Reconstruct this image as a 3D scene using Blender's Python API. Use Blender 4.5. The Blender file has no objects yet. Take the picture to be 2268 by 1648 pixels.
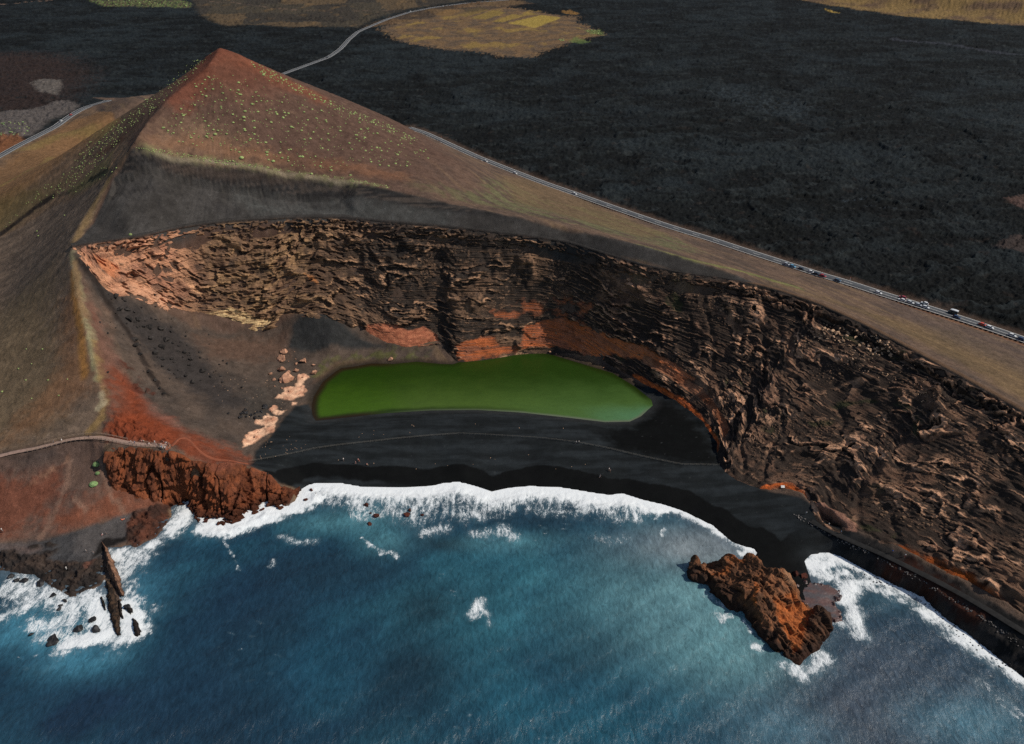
import bpy, math, random, time
import numpy as np
from mathutils import Vector, Matrix
from mathutils.geometry import delaunay_2d_cdt
from mathutils.bvhtree import BVHTree

T0 = time.time()
random.seed(11)
RNG = np.random.RandomState(5)
C = bpy.context.scene.collection
f32 = np.float32

# ------------------------------------------------------------------ survey
# Camera station 230 m above the sea.  Positions are surveyed as sight lines
# (two readings on a 2268 x 1648 plate) plus an elevation, then kept in metres.
H = 230.0
PITCH = math.radians(33.0)
FP = 1681.0
CX, CY = 1134.0, 824.0
sP, cP = math.sin(PITCH), math.cos(PITCH)

def W(x, y, z):
    a = (x - CX) / FP
    b = (CY - y) / FP
    dx, dy, dz = a, cP + b * sP, -sP + b * cP
    t = (H - z) / (-dz)
    return (dx * t, dy * t, z)

def WA(pts):
    return np.array([W(*p) for p in pts], dtype=np.float64)

def sight(X, Y, Z):
    dep = Y * cP + (H - Z) * sP
    up = Y * sP - (H - Z) * cP
    return CX + FP * X / dep, CY - FP * up / dep

def tan_down(y):
    return math.tan(PITCH - math.atan((CY - y) / FP))

def on_slope(x, y, ref, s):
    """elevation where sight line (x, y) meets a slope s rising from ref"""
    t = tan_down(y)
    X0, Y0, z0 = W(*ref)
    Y = (H - z0 + s * Y0) / (t + s)
    return (x, y, H - Y * t)

# ------------------------------------------------------------------ noise
_P = RNG.permutation(256).astype(np.int32)
_P = np.concatenate([_P, _P, _P])
_ang = RNG.rand(256) * 2 * np.pi
_GX = np.cos(_ang).astype(f32)
_GY = np.sin(_ang).astype(f32)

def pn(x, y, s=0):
    x = np.asarray(x, f32); y = np.asarray(y, f32)
    xf = np.floor(x); yf = np.floor(y)
    xi = xf.astype(np.int32) + s * 37; yi = yf.astype(np.int32) + s * 91
    dx = x - xf; dy = y - yf
    u = dx * dx * dx * (dx * (dx * 6 - 15) + 10)
    v = dy * dy * dy * (dy * (dy * 6 - 15) + 10)
    a0 = _P[xi & 255]; a1 = _P[(xi + 1) & 255]
    y0 = yi & 255; y1 = (yi + 1) & 255
    h = _P[a0 + y0]; n00 = _GX[h] * dx + _GY[h] * dy
    h = _P[a1 + y0]; n10 = _GX[h] * (dx - 1) + _GY[h] * dy
    h = _P[a0 + y1]; n01 = _GX[h] * dx + _GY[h] * (dy - 1)
    h = _P[a1 + y1]; n11 = _GX[h] * (dx - 1) + _GY[h] * (dy - 1)
    return ((n00 + u * (n10 - n00)) * (1 - v) + (n01 + u * (n11 - n01)) * v) * 1.5

def fbm(x, y, o=4, s=0, g=0.5, l=2.03):
    r = 0; a = 1.0; t = 0
    for k in range(o):
        r = r + a * pn(x, y, s + k * 3); t += a
        x = x * l + 13.7; y = y * l - 7.1; a *= g
    return r / t

def ridged(x, y, o=3, s=0, g=0.55):
    r = 0; a = 1.0; t = 0
    for k in range(o):
        r = r + a * (1 - np.abs(pn(x, y, s + k * 5)) * 1.7); t += a
        x = x * 2.1 + 5.3; y = y * 2.1 + 1.7; a *= g
    return r / t

def hash01(i, j, s=0):
    n = (i.astype(np.int64) * 374761393 + j.astype(np.int64) * 668265263 + s * 974711) & 0x7fffffff
    n = ((n ^ (n >> 13)) * 1274126177) & 0x7fffffff
    return ((n ^ (n >> 16)) & 0xffff).astype(f32) / 65535.0

def worley(x, y, s=0):
    """distance to nearest point, second nearest, id of nearest"""
    x = np.asarray(x, f32); y = np.asarray(y, f32)
    xi = np.floor(x); yi = np.floor(y)
    f1 = np.full(x.shape, 9, f32); f2 = np.full(x.shape, 9, f32); cid = np.zeros(x.shape, f32)
    for a in (-1, 0, 1):
        for b in (-1, 0, 1):
            ci = (xi + a); cj = (yi + b)
            px = ci + hash01(ci, cj, s); py = cj + hash01(ci, cj, s + 1)
            d = np.hypot(px - x, py - y)
            c = hash01(ci, cj, s + 2)
            n = d < f1
            f2 = np.where(n, f1, np.minimum(f2, d)); cid = np.where(n, c, cid); f1 = np.where(n, d, f1)
    return f1, f2, cid

def ss(a, b, x):
    t = np.clip((x - a) / (b - a), 0, 1)
    return t * t * (3 - 2 * t)

def mix(a, b, m):
    return a + (b - a) * m

# ------------------------------------------------------------------ plane geometry
def seg_dist(X, Y, pts, closed=False):
    P = np.asarray(pts, np.float64)[:, :2]
    if closed:
        P = np.vstack([P, P[:1]])
    d2 = np.full(X.shape, 1e12)
    for (ax, ay), (bx, by) in zip(P[:-1], P[1:]):
        ex, ey = bx - ax, by - ay
        L = ex * ex + ey * ey + 1e-9
        t = np.clip(((X - ax) * ex + (Y - ay) * ey) / L, 0, 1)
        d2 = np.minimum(d2, (X - ax - t * ex) ** 2 + (Y - ay - t * ey) ** 2)
    return np.sqrt(d2)

def inside(X, Y, pts):
    P = np.asarray(pts, np.float64)[:, :2]
    r = np.zeros(X.shape, bool)
    n = len(P)
    for i in range(n):
        ax, ay = P[i]; bx, by = P[(i + 1) % n]
        if ay == by:
            continue
        c = ((ay > Y) != (by > Y)) & (X < (bx - ax) * (Y - ay) / (by - ay) + ax)
        r ^= c
    return r

def sdist(X, Y, pts):
    """signed distance, positive inside; far away points only get a rough value"""
    P = np.asarray(pts, np.float64)[:, :2]
    m = 60.0
    out = np.full(X.shape, -m)
    k = ((X > P[:, 0].min() - m) & (X < P[:, 0].max() + m) & (Y > P[:, 1].min() - m) & (Y < P[:, 1].max() + m))
    if k.any():
        x, y = X[k], Y[k]
        d = seg_dist(x, y, P, True)
        out[k] = np.where(inside(x, y, P), d, -d)
    return out

def ldist(X, Y, pts, m=60.0):
    P = np.asarray(pts, np.float64)[:, :2]
    out = np.full(X.shape, m)
    k = ((X > P[:, 0].min() - m) & (X < P[:, 0].max() + m) & (Y > P[:, 1].min() - m) & (Y < P[:, 1].max() + m))
    if k.any():
        out[k] = np.minimum(seg_dist(X[k], Y[k], P), m)
    return out

def dense(pts, step=3.0):
    """resample a world polyline"""
    P = np.asarray(pts, np.float64)
    out = [P[0]]
    for a, b in zip(P[:-1], P[1:]):
        n = max(1, int(np.hypot(*(b - a)[:2]) / step))
        for k in range(1, n + 1):
            out.append(a + (b - a) * k / n)
    return np.array(out)

def smooth_line(pts, step=2.0, it=2):
    P = dense(pts, step)
    for _ in range(it):
        Q = P.copy()
        Q[1:-1] = (P[:-2] + 2 * P[1:-1] + P[2:]) / 4
        P = Q
    return P

def blur(a, s):
    if s < 0.3:
        return a
    r = int(s * 3) + 1
    k = np.exp(-0.5 * (np.arange(-r, r + 1) / s) ** 2); k /= k.sum()
    p = np.pad(a, r, mode='edge')
    o = np.zeros((p.shape[0], a.shape[1]))
    for i, w in enumerate(k):
        o += w * p[:, i:i + a.shape[1]]
    q = np.zeros(a.shape)
    for i, w in enumerate(k):
        q += w * o[i:i + a.shape[0], :]
    return q

class Tin:
    """height raster through surveyed points"""
    def __init__(self, x0, x1, y0, y1, cell):
        self.x0, self.y0, self.c = x0, y0, cell
        self.nx = int((x1 - x0) / cell) + 1; self.ny = int((y1 - y0) / cell) + 1
        self.x1 = x0 + (self.nx - 1) * cell; self.y1 = y0 + (self.ny - 1) * cell
        self.P = []
        self.seen = set()
    def add(self, P, gap=0.8):
        for p in np.atleast_2d(np.asarray(P, np.float64)):
            k = (int(round(p[0] / gap)), int(round(p[1] / gap)))
            if k in self.seen:
                continue
            self.seen.add(k); self.P.append((p[0], p[1], p[2]))
    def fill(self):
        P = np.array(self.P)
        v, e, fc, ov, oe, of = delaunay_2d_cdt([Vector((p[0], p[1])) for p in P], [], [], 0, 1e-4)
        z = np.zeros(len(v))
        for i, o in enumerate(ov):
            z[i] = P[o[0], 2] if o else 0
        v = np.array([(q[0], q[1]) for q in v])
        Z = np.full((self.ny, self.nx), np.nan)
        for t in fc:
            (ax, ay), (bx, by), (cx, cy) = v[t[0]], v[t[1]], v[t[2]]
            i0 = max(0, int((min(ax, bx, cx) - self.x0) / self.c)); i1 = min(self.nx - 1, int((max(ax, bx, cx) - self.x0) / self.c) + 1)
            j0 = max(0, int((min(ay, by, cy) - self.y0) / self.c)); j1 = min(self.ny - 1, int((max(ay, by, cy) - self.y0) / self.c) + 1)
            if i1 < i0 or j1 < j0:
                continue
            den = (by - cy) * (ax - cx) + (cx - bx) * (ay - cy)
            if abs(den) < 1e-9:
                continue
            gx = self.x0 + np.arange(i0, i1 + 1) * self.c; gy = (self.y0 + np.arange(j0, j1 + 1) * self.c)[:, None]
            l1 = ((by - cy) * (gx - cx) + (cx - bx) * (gy - cy)) / den
            l2 = ((cy - ay) * (gx - cx) + (ax - cx) * (gy - cy)) / den
            l3 = 1 - l1 - l2
            m = (l1 > -1e-6) & (l2 > -1e-6) & (l3 > -1e-6)
            sub = Z[j0:j1 + 1, i0:i1 + 1]
            sub[m] = (l1 * z[t[0]] + l2 * z[t[1]] + l3 * z[t[2]])[m]
        self.Z = Z
        return Z
    def grid(self):
        return np.meshgrid(self.x0 + np.arange(self.nx) * self.c, self.y0 + np.arange(self.ny) * self.c)
    def at(self, X, Y, A=None):
        A = self.Z if A is None else A
        fx = np.clip((np.asarray(X) - self.x0) / self.c, 0, self.nx - 1.001); fy = np.clip((np.asarray(Y) - self.y0) / self.c, 0, self.ny - 1.001)
        i = fx.astype(int); j = fy.astype(int); u = fx - i; v = fy - j
        return (A[j, i] * (1 - u) + A[j, i + 1] * u) * (1 - v) + (A[j + 1, i] * (1 - u) + A[j + 1, i + 1] * u) * v

# ------------------------------------------------------------------ blender helpers
def lin(r, g, b):
    f = lambda c: ((c / 255 + 0.055) / 1.055) ** 2.4 if c > 10 else c / 255 / 12.92
    return np.array([f(r), f(g), f(b)])

def mesh_from(name, co, quads, mat=None, smooth=True, cols=None, attrs=None):
    """co (n,3), quads (m,4) or (m,3) index array"""
    me = bpy.data.meshes.new(name)
    co = np.ascontiguousarray(co, f32); quads = np.ascontiguousarray(quads, np.int32)
    k = quads.shape[1]
    me.vertices.add(len(co)); me.vertices.foreach_set('co', co.ravel())
    me.loops.add(quads.size); me.loops.foreach_set('vertex_index', quads.ravel())
    me.polygons.add(len(quads)); me.polygons.foreach_set('loop_start', np.arange(0, quads.size, k, dtype=np.int32))
    me.update(calc_edges=True)
    me.polygons.foreach_set('use_smooth', np.full(len(quads), smooth))
    if cols is not None:
        a = me.attributes.new('albedo', 'FLOAT_COLOR', 'POINT')
        c = np.ones((len(co), 4), f32); c[:, :3] = np.clip(cols, 0, 1); a.data.foreach_set('color', c.ravel())
    for n, v in (attrs or {}).items():
        a = me.attributes.new(n, 'FLOAT', 'POINT'); a.data.foreach_set('value', np.ascontiguousarray(v, f32).ravel())
    if mat:
        me.materials.append(mat)
    me.validate()
    return me

def link(name, me, kind=None, parent=None, **props):
    o = bpy.data.objects.new(name, me); C.objects.link(o)
    if kind: o['kind'] = kind
    if parent: o.parent = parent
    for k, v in props.items(): o[k] = v
    return o

def grid_quads(ny, nx, keep=None):
    i = np.arange(ny * nx, dtype=np.int32).reshape(ny, nx)
    q = np.stack([i[:-1, :-1], i[:-1, 1:], i[1:, 1:], i[1:, :-1]], -1).reshape(-1, 4)
    return q if keep is None else q[keep.ravel()]

def compact(co, quads, *arrs):
    u, inv = np.unique(quads, return_inverse=True)
    return (co[u], inv.reshape(quads.shape).astype(np.int32)) + tuple(a[u] for a in arrs)

def nodes(name):
    m = bpy.data.materials.new(name); m.use_nodes = True
    nt = m.node_tree; b = nt.nodes['Principled BSDF']
    return m, nt, b

def N(nt, t, **kw):
    n = nt.nodes.new(t)
    for k, v in kw.items():
        if k.startswith('i_'):
            key = k[2:]
            key = int(key) if key.isdigit() else key.replace('_', ' ')
            n.inputs[key].default_value = v
        else:
            setattr(n, k, v)
    return n

def L(nt, a, ao, b, bi):
    nt.links.new(a.outputs[ao], b.inputs[bi])
# ------------------------------------------------------------------ surveyed lines
RIM = [(160,547,70),(200,540,70.5),(250,533,71),(320,523,71),(383,508,70),(450,497,69.5),(517,490,69),(600,485,68),(650,483,67),(756,482,66),
       (856,492,64.5),(956,500,63),(1056,510,62),(1156,522,60.5),(1256,537,59),(1330,560,57.5),(1423,588,56),(1512,605,55),(1612,617,54),(1712,640,53),
       (1812,673,52),(1912,719,51),(2012,772,50.5),(2112,826,50),(2212,882,49),(2268,914,48),(2420,1010,45),(2600,1120,41)]
BASE = [(166,560,68),(213,616,60),(253,646,52),(300,666,43),(367,699,30),(400,716,24),(430,729,19),(483,731,16),(533,738,13),(583,738,12),(627,721,15),
        (667,704,20),(700,697,22),(756,718,16),(800,738,9),(856,769,4),(900,772,4),(973,766,4.5),(1013,796,2.5),(1080,790,2.5),(1150,776,3),(1200,770,4),
        (1256,775,4),(1340,800,3),(1406,836,2.5),(1460,870,2.5),(1512,905,2.5),(1555,940,3),(1585,985,3),(1592,1029,4),(1612,1049,5),(1652,1072,5),
        (1685,1082,5.5),(1735,1085,6),(1772,1100,6),(1789,1118,6.5),(1812,1148,7),(1845,1165,7.5),(1895,1178,8),(1945,1201,8.5),(1985,1215,9),
        (2079,1265,9),(2145,1298,9),(2229,1345,9),(2268,1372,9),(2420,1470,9),(2600,1590,9)]
RIM_T = ([160,320,450,600,700,856,1000,1156,1256,1423,1512,1612,1712,1812,1912,2012,2112,2212,2268,2420,2600],
         [0,.085,.14,.2,.25,.31,.37,.43,.475,.545,.575,.61,.655,.70,.745,.79,.835,.885,.915,.96,1])
BASE_T = ([166,300,430,583,700,856,1000,1150,1256,1340,1406,1512,1555,1588,1612,1685,1772,1895,1985,2145,2600],
          [0,.085,.14,.2,.25,.31,.37,.43,.475,.53,.56,.61,.65,.70,.735,.79,.835,.885,.915,.955,1.0])
rim_w = WA(RIM); base_w = WA(BASE)

# top edge of the dark strata band and its foot
E_px = [(290,328),(333,340),(383,347),(467,361),(550,372),(633,382),(756,398),(856,417),(956,441),(1056,462),(1156,482),(1256,502),(1323,519),(1423,544),(1520,572),(1620,603)]
def rim_at(x):
    return (x, float(np.interp(x, [p[0] for p in RIM], [p[1] for p in RIM])), float(np.interp(x, [p[0] for p in RIM], [p[2] for p in RIM])))
EDGE = [on_slope(x, y, rim_at(x), 0.74) for x, y in E_px]
def edge_at(x):
    return tuple(float(np.interp(x, [p[0] for p in EDGE], [p[k] for p in EDGE])) for k in range(3))
LB_px = [(253,392),(275,388),(296,380),(312,366),(330,364),(360,380),(417,396),(500,411),(583,423),(660,432),(756,440)]
LOWB = [on_slope(x, y, edge_at(max(x, 290)), 1.5) for x, y in LB_px]
PEAK = W(487, 105, 141.0)
RIDGE = [(290,328,EDGE[0][2]),(262,362,97),(247,392,91),(222,424,84.5),(200,455,79),(165,515,72.5),(158,545,70),(160,580,66),(167,630,60),(180,690,53.5),(197,750,47),(210,800,41.5),(224,850,36),
         (230,890,32),(222,925,28.5),(210,950,26.5)]
PATHL = [(-250,1075,16),(-100,1035,19),(0,1009,21),(30,998,22),(80,994,23),(124,979,24),(166,969,25),(200,965.5,25),(222,965.5,25),(251,974,25),(290,983,25),(325,986,25),(355,986,25),(376,987,25)]
FENCE = [(553,1027,5.5),(590,1018,5.4),(633,1009,5.2),(700,994,5),(756,986,5),(856,975,4.9),(956,965,4.8),(1016,962,4.8),(1089,965,4.8),(1189,971,4.8),(1279,981,4.8),(1356,996,4.8),(1423,1012,4.8),(1512,1030,4.8),(1592,1031,4.6)]
LAGOON = [(700,932),(692,920),(690,900),(695,878),(715,846),(745,822),(756,816),(790,811),(823,805),(873,806),(923,801),(973,806),(1003,807),(1033,797),(1089,787),(1139,779),(1173,777),(1223,786),(1289,806),(1356,826),(1406,856),(1443,886),(1446,898),(1436,907),(1420,922),(1395,934),(1340,935),(1256,925),(1156,914),(1056,908),(956,909),(856,915),(756,926)]
LAG_Z = 1.0
COAST = [(-900,1150),(-400,1180),(-200,1245),(-60,1258),(0,1262),(33,1267),(80,1272),(99,1289),(132,1308),(157,1323),(182,1307),(220,1299),(231,1282),(238,1300),(245,1335),(252,1375),(259,1404),(265,1404),(268,1380),(266,1340),(266,1318),(270,1322),(272,1318),
         (262,1290),(256,1272),(250,1250),(240,1226),(238,1213),(248,1211),(272,1210),(288,1207),(300,1212),(315,1205),(345,1190),(362,1165),(378,1145),(374,1122),(395,1108),(418,1107),(428,1122),(438,1140),(450,1157),(465,1148),(488,1143),(510,1150),(527,1146),(545,1132),
         (559,1128),(575,1112),(592,1110),(610,1118),(633,1121),(651,1109),(664,1084),(680,1074),(700,1069),(756,1069),(800,1077),(856,1079),(900,1079),(956,1076),(985,1069),(1016,1066),(1050,1075),(1089,1089),(1130,1080),
         (1173,1076),(1240,1078),(1306,1089),(1349,1096),(1380,1092),(1419,1105),(1470,1117),(1512,1131),(1579,1163),(1622,1201),(1650,1210),(1672,1215),(1678,1226),(1668,1238),(1640,1245),(1690,1290),(1740,1330),(1790,1340),
         (1800,1300),(1788,1262),(1781,1240),(1795,1228),(1829,1221),(1862,1230),(1895,1248),(1940,1272),(1979,1292),(2045,1320),(2095,1368),(2145,1402),(2212,1456),(2268,1499),(2420,1625),(2700,1850),(3200,2300)]
coast_w = np.array([W(x, y, 0) for x, y in COAST])
sea_poly = np.vstack([coast_w[:, :2], [(900, -600), (-900, -600)]])
ROAD_R = [(905,283,20.5),(940,294,20),(1000,322,19.5),(1060,349,19),(1141,381,18.5),(1206,406,18),(1273,429,18),(1360,460,18),(1456,493,18),(1512,511,18),(1579,531,18),(1645,553,18),(1745,585,18),(1812,607,18),(1879,626,18),(1945,648,18),(2062,684,18),(2179,722,18),(2268,752,18),(2420,806,18),(2700,910,17)]
ROAD_L = [(-500,660,20),(-250,485,22),(-120,410,24),(0,345,26),(41,322,26),(83,301,26),(124,280,26),(145,264,26.5),(166,250,27),(186,239,27.5),(207,232,28),(230,227,28),(240,222,27)]
ROAD_F = [(560,192,20),(620,166,20),(650,155,20),(683,143,20),(727,127,20),(745,115,20),(756,106,20),(773,87,20),(793,70,20),(823,57,20),(856,43,20),(906,27,20),(956,17,20),(1023,8,20),(1123,0,20),(1190,-7,20),(1300,-20,20)]
rr_w, rl_w, rf_w = WA(ROAD_R), WA(ROAD_L), WA(ROAD_F)
# the loop of road behind the cone
ax_, ay_ = PEAK[0], PEAK[1]
ROAD_MID = np.array([rl_w[-1], rl_w[-1] + (60, 60, -3), (-330, 985, 21), rf_w[0]])
PATHR = [(1752,1124,5.6),(1800,1150,6.4),(1850,1175,7.2),(1900,1194,7.9),(1962,1221,8.4),(2040,1260,8.5),(2095,1288,8.5),(2179,1338,8.5),(2268,1395,8.5),(2420,1490,8.5),(2600,1610,8.5)]
PATHR_OUT = [(1752,1131,5.3),(1800,1159,6.1),(1850,1186,7),(1900,1206,7.7),(1962,1236,8.2),(2040,1277,8.3),(2095,1308,8.3),(2179,1362,8.3),(2268,1422,8.3),(2420,1522,8.3)]
TOE = [(-200,1205,3),(0,1204,3),(50,1204,3),(85,1198,3),(150,1180,3),(220,1158,3),(290,1136,3),(330,1126,3)]
CREST = [(376,990,25),(400,1000,24),(425,1018,21),(438,1027,19),(447,1020,19.5),(458,1013,20),(480,1013,19),(503,1018,17),(544,1029,13),(592,1046,9),(615,1070,6),(648,1082,4),(660,1092,2)]
RIBTOP = [(222,985,23.5),(231,1005,23),(245,993,25),(270,990,25),(300,992,25),(330,997,25),(360,1000,25),(376,1002,24.5),(400,1016,22),(420,1032,18)]
RIBFOOT = [(233,1040,15.5),(243,1062,12),(251,1073,11),(270,1078,10),(296,1082,9.5),(334,1084,9),(370,1090,7.5),(420,1100,4),(432,1100,4)]

tin = Tin(-640, 380, 112, 1020, 0.9)
for ln in (RIM, EDGE, LOWB, RIDGE, PATHL, FENCE, PATHR, PATHR_OUT, TOE, CREST, RIBTOP, RIBFOOT):
    tin.add(dense(WA(ln), 3.0))
tin.add(dense(base_w, 3.0))
tin.add(dense(rr_w, 6)); tin.add(dense(rl_w, 6)); tin.add(dense(rf_w[:2], 8)); tin.add(dense(ROAD_MID, 8))
tin.add(dense(coast_w, 4))
# cone
RIDGE_UP = [(487,105,141),(466,140,0),(425,178,0),(378,215,0),(335,258,0),(305,300,0),(290,328,0)]
ru = []
E0 = W(*EDGE[0])
for i, (x_, y_, _) in enumerate(RIDGE_UP):
    f = [0, .22, .42, .58, .76, .9, 1][i]
    zt = 141 + (E0[2] - 141) * f
    ru.append(W(x_, y_, zt + (2.0 if 0 < i < 6 else 0)))
ru = np.array(ru)
tin.add(dense(ru, 3)); tin.add([PEAK])
for deg in range(8, 196, 8):
    th = math.radians(deg)
    for r, z in ((12,135.5),(40,119.5),(80,99),(120,77),(160,57.5),(200,42),(240,30.5),(275,23.5)):
        X, Y = ax_ + r * math.cos(th), ay_ + r * math.sin(th)
        if deg > 165: z = z - 3
        if deg < 60 and r > 120: continue
        if deg < 84 and r > 160: continue
        tin.add([(X, Y, z)], 4)
for p in [(487,150,128.5),(470,230,0),(600,300,0)]:
    if p[2]: pass
# intermediate ground
PTS = [(963,320,49.5),(1052,363,33),(1024,350,47),(953,314,35),(1100,386,40),(905,292,40),(1000,335,33),(1150,400,33),(1200,452,40),(1500,540,37),(1800,636,34),(2100,765,31),(2268,825,30),(2420,900,29),
       (0,520,41),(100,470,55),(170,430,70),(-150,600,33),(0,430,36),(0,600,36),(60,560,46),(0,700,33),(90,690,45),(0,860,26.5),(110,850,34),(-150,860,20),(150,940,27),(60,965,23.5),(0,980,22.5),(100,760,40),
       (150,300,30),(60,380,32),(100,330,31),(236,226,37),(262,218.5,43),(290,214,49),(312,213,54),(230,240,33),(200,262,30.5),
       (300,750,33),(260,690,44),(350,850,22),(300,880,27),(270,850,31),(430,850,15.5),(500,800,13),(560,800,8.5),(620,770,8),(650,800,4.2),(690,850,2.2),(740,800,3),(680,770,7),(650,870,2.6),(600,900,4),(560,960,5),(540,1000,6.5),(450,930,14.5),(400,900,19),(330,930,25.5),(280,940,27),(480,985,13),(430,980,19),(520,1010,8.5),
       (450,1090,7),(480,1075,12),(540,1078,9),(590,1080,5),(520,1115,4),(470,1120,4),(560,1105,3),
       (250,1100,9),(340,1105,4.5),(180,1100,11),(120,1060,14.5),(60,1100,11),(0,1120,9.5),(200,1030,16.5),(100,1150,6),(-150,1140,8),
       (700,1030,3.8),(756,1045,2.2),(860,1050,2.2),(1023,1046,2.4),(1233,1050,2.4),(1323,1066,2.0),(1450,1080,2.2),(1560,1080,3.2),(1600,1120,2.8),(1680,1140,3.2),(1700,1190,1.6),(1750,1180,2.6),(1740,1235,.8),(1700,1225,.7),(1780,1205,2),(1850,1212,1.7),(1950,1262,2.4),(2060,1330,1.8),(2180,1405,2.5),(2268,1465,2.6),
       (100,1240,1.8),(0,1235,2.0),(180,1245,1.8),(200,1270,1.4),(150,1290,1.0),(60,1255,1.6),(250,1190,1.2),(280,1170,1.8),(330,1150,2.2),(310,1180,2.0),(350,1135,2),(400,1108,1.2)]
tin.add(WA(PTS), 3)
for x in range(-640, 400, 85):
    tin.add([(x, 1020, 21)], 4)
for p in [(1000,250,19),(1150,320,18.5),(1350,380,18),(1500,440,18),(1700,500,18),(1900,560,18),(2100,630,18),(2268,680,18),(2500,760,18),(800,200,19.5),(0,280,25),(100,240,26),(-200,350,24),(-400,450,22)]:
    tin.add([W(*p)], 6)
for sx in range(-640, 381, 60):
    tin.add([(sx, 112, -9)], 4)
tin.add([(-640, 112, -9), (-640, 300, 4), (-640, 500, 18), (-640, 700, 22), (380, 112, -9), (380, 300, 16), (380, 500, 18), (380, 800, 19), (-640, 1020, 21), (380, 1020, 21)], 4)
Z = tin.fill()
Z[np.isnan(Z)] = 10.0
GX, GY = tin.grid()
# smooth the broad slopes, keep the surveyed breaks
hard = np.minimum(seg_dist(GX, GY, dense(WA(EDGE), 12)), seg_dist(GX, GY, dense(rim_w, 12)))
hard = np.minimum(hard, seg_dist(GX, GY, dense(WA(RIDGE), 12)))
hard = np.minimum(hard, seg_dist(GX, GY, dense(WA(PATHL), 10)))
hard = np.minimum(hard, seg_dist(GX, GY, rr_w)); hard = np.minimum(hard, seg_dist(GX, GY, ru)); hard = np.minimum(hard, np.hypot(GX - PEAK[0], GY - PEAK[1]) * .6)
crater = np.vstack([rim_w[:, :2], base_w[::-1, :2]])
upper = (ss(3, 22, hard) * (GY > 200)) * (Z > 16)
Zb = blur(Z, 8.0)
upper = blur(np.where(upper > 0, upper, 0), 3)
Z1 = mix(blur(Z, 1.0), Zb, np.clip(upper, 0, 1))
floorm = blur((Z < 16).astype(float) * (hard > 12), 3)
Z = mix(Z1, mix(Z1, blur(Z, 2.5), .7), floorm)
# lagoon basin
lag_w = np.array([W(x, y, LAG_Z)[:2] for x, y in LAGOON])
sd = sdist(GX, GY, lag_w)
near = ss(-14, 0, sd)
Z = np.where(sd > 0, LAG_Z - np.minimum(2.2, .16 * sd), Z * (1 - near) + near * (LAG_Z + np.minimum(-sd * .16, np.maximum(Z - LAG_Z, 0.02 - 0.0 * sd))))
Z = np.where((sd <= 0) & (sd > -40), np.maximum(Z, LAG_Z + np.minimum(.7, -sd * .08)), Z)
# sea bed
sds = np.where(inside(GX, GY, sea_poly), 1, -1) * seg_dist(GX, GY, dense(coast_w, 40))
Z = np.where(sds > 0, -np.minimum(9, .25 * sds), np.where(Z < .35 * np.minimum(-sds, 2.0) * .6, .35 * np.minimum(-sds, 2.0) * .6, Z))
rbm = blur(((GX > 116) & (GY < 262) & (GY > 120)).astype(float), 4) * ss(1, 5, -sds)
Z = mix(Z, blur(Z, 4.5), rbm)
# hollow behind the cliff face, which is a sheet of its own
sdc = sdist(GX, GY, crater)
Z = Z - 7 * ss(0.5, 6, sdc)
tin.Z = Z

tr_a, tr_b = np.array(W(1700, -8, 20)[:2]), np.array(W(2268, 57, 20)[:2])
def plain(X, Y):
    z = 20 + 2.0 * fbm(X / 160, Y / 160, 3, 2)
    d = tr_b - tr_a; n = np.array([-d[1], d[0]]) / np.hypot(*d)
    s = (X - tr_a[0]) * n[0] + (Y - tr_a[1]) * n[1]
    return z + np.clip(s, 0, 900) * .17 * ss(0, 120, s)
def ground(X, Y):
    X = np.asarray(X, np.float64); Y = np.asarray(Y, np.float64)
    e = np.minimum(np.minimum(X - tin.x0, tin.x1 - X), tin.y1 - Y)
    w = ss(0, 60, e)
    return plain(X, Y) * (1 - w) + tin.at(X, Y) * w
def drape(pts, cliff=False):
    """where sight lines meet the ground"""
    out = []
    tt = np.concatenate([np.arange(150, 1100, 1.0), np.arange(1100, 6000, 8.0)])
    for q in pts:
        x, y = q[0], q[1]
        a = (x - CX) / FP; b = (CY - y) / FP
        X = a * tt; Y = (cP + b * sP) * tt; zz = H + (-sP + b * cP) * tt
        g = ground(X, Y)
        k = np.argmax(zz < g)
        if not (zz < g).any(): k = len(tt) - 1
        if k > 0:
            d0 = zz[k - 1] - g[k - 1]; d1 = zz[k] - g[k]; f = d0 / (d0 - d1 + 1e-9)
            out.append((X[k - 1] + f * (X[k] - X[k - 1]), Y[k - 1] + f * (Y[k] - Y[k - 1]), g[k - 1] + f * (g[k] - g[k - 1])))
        else:
            out.append((X[0], Y[0], g[0]))
    return np.array(out)
def D2(pts): return drape(pts)[:, :2]
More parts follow.
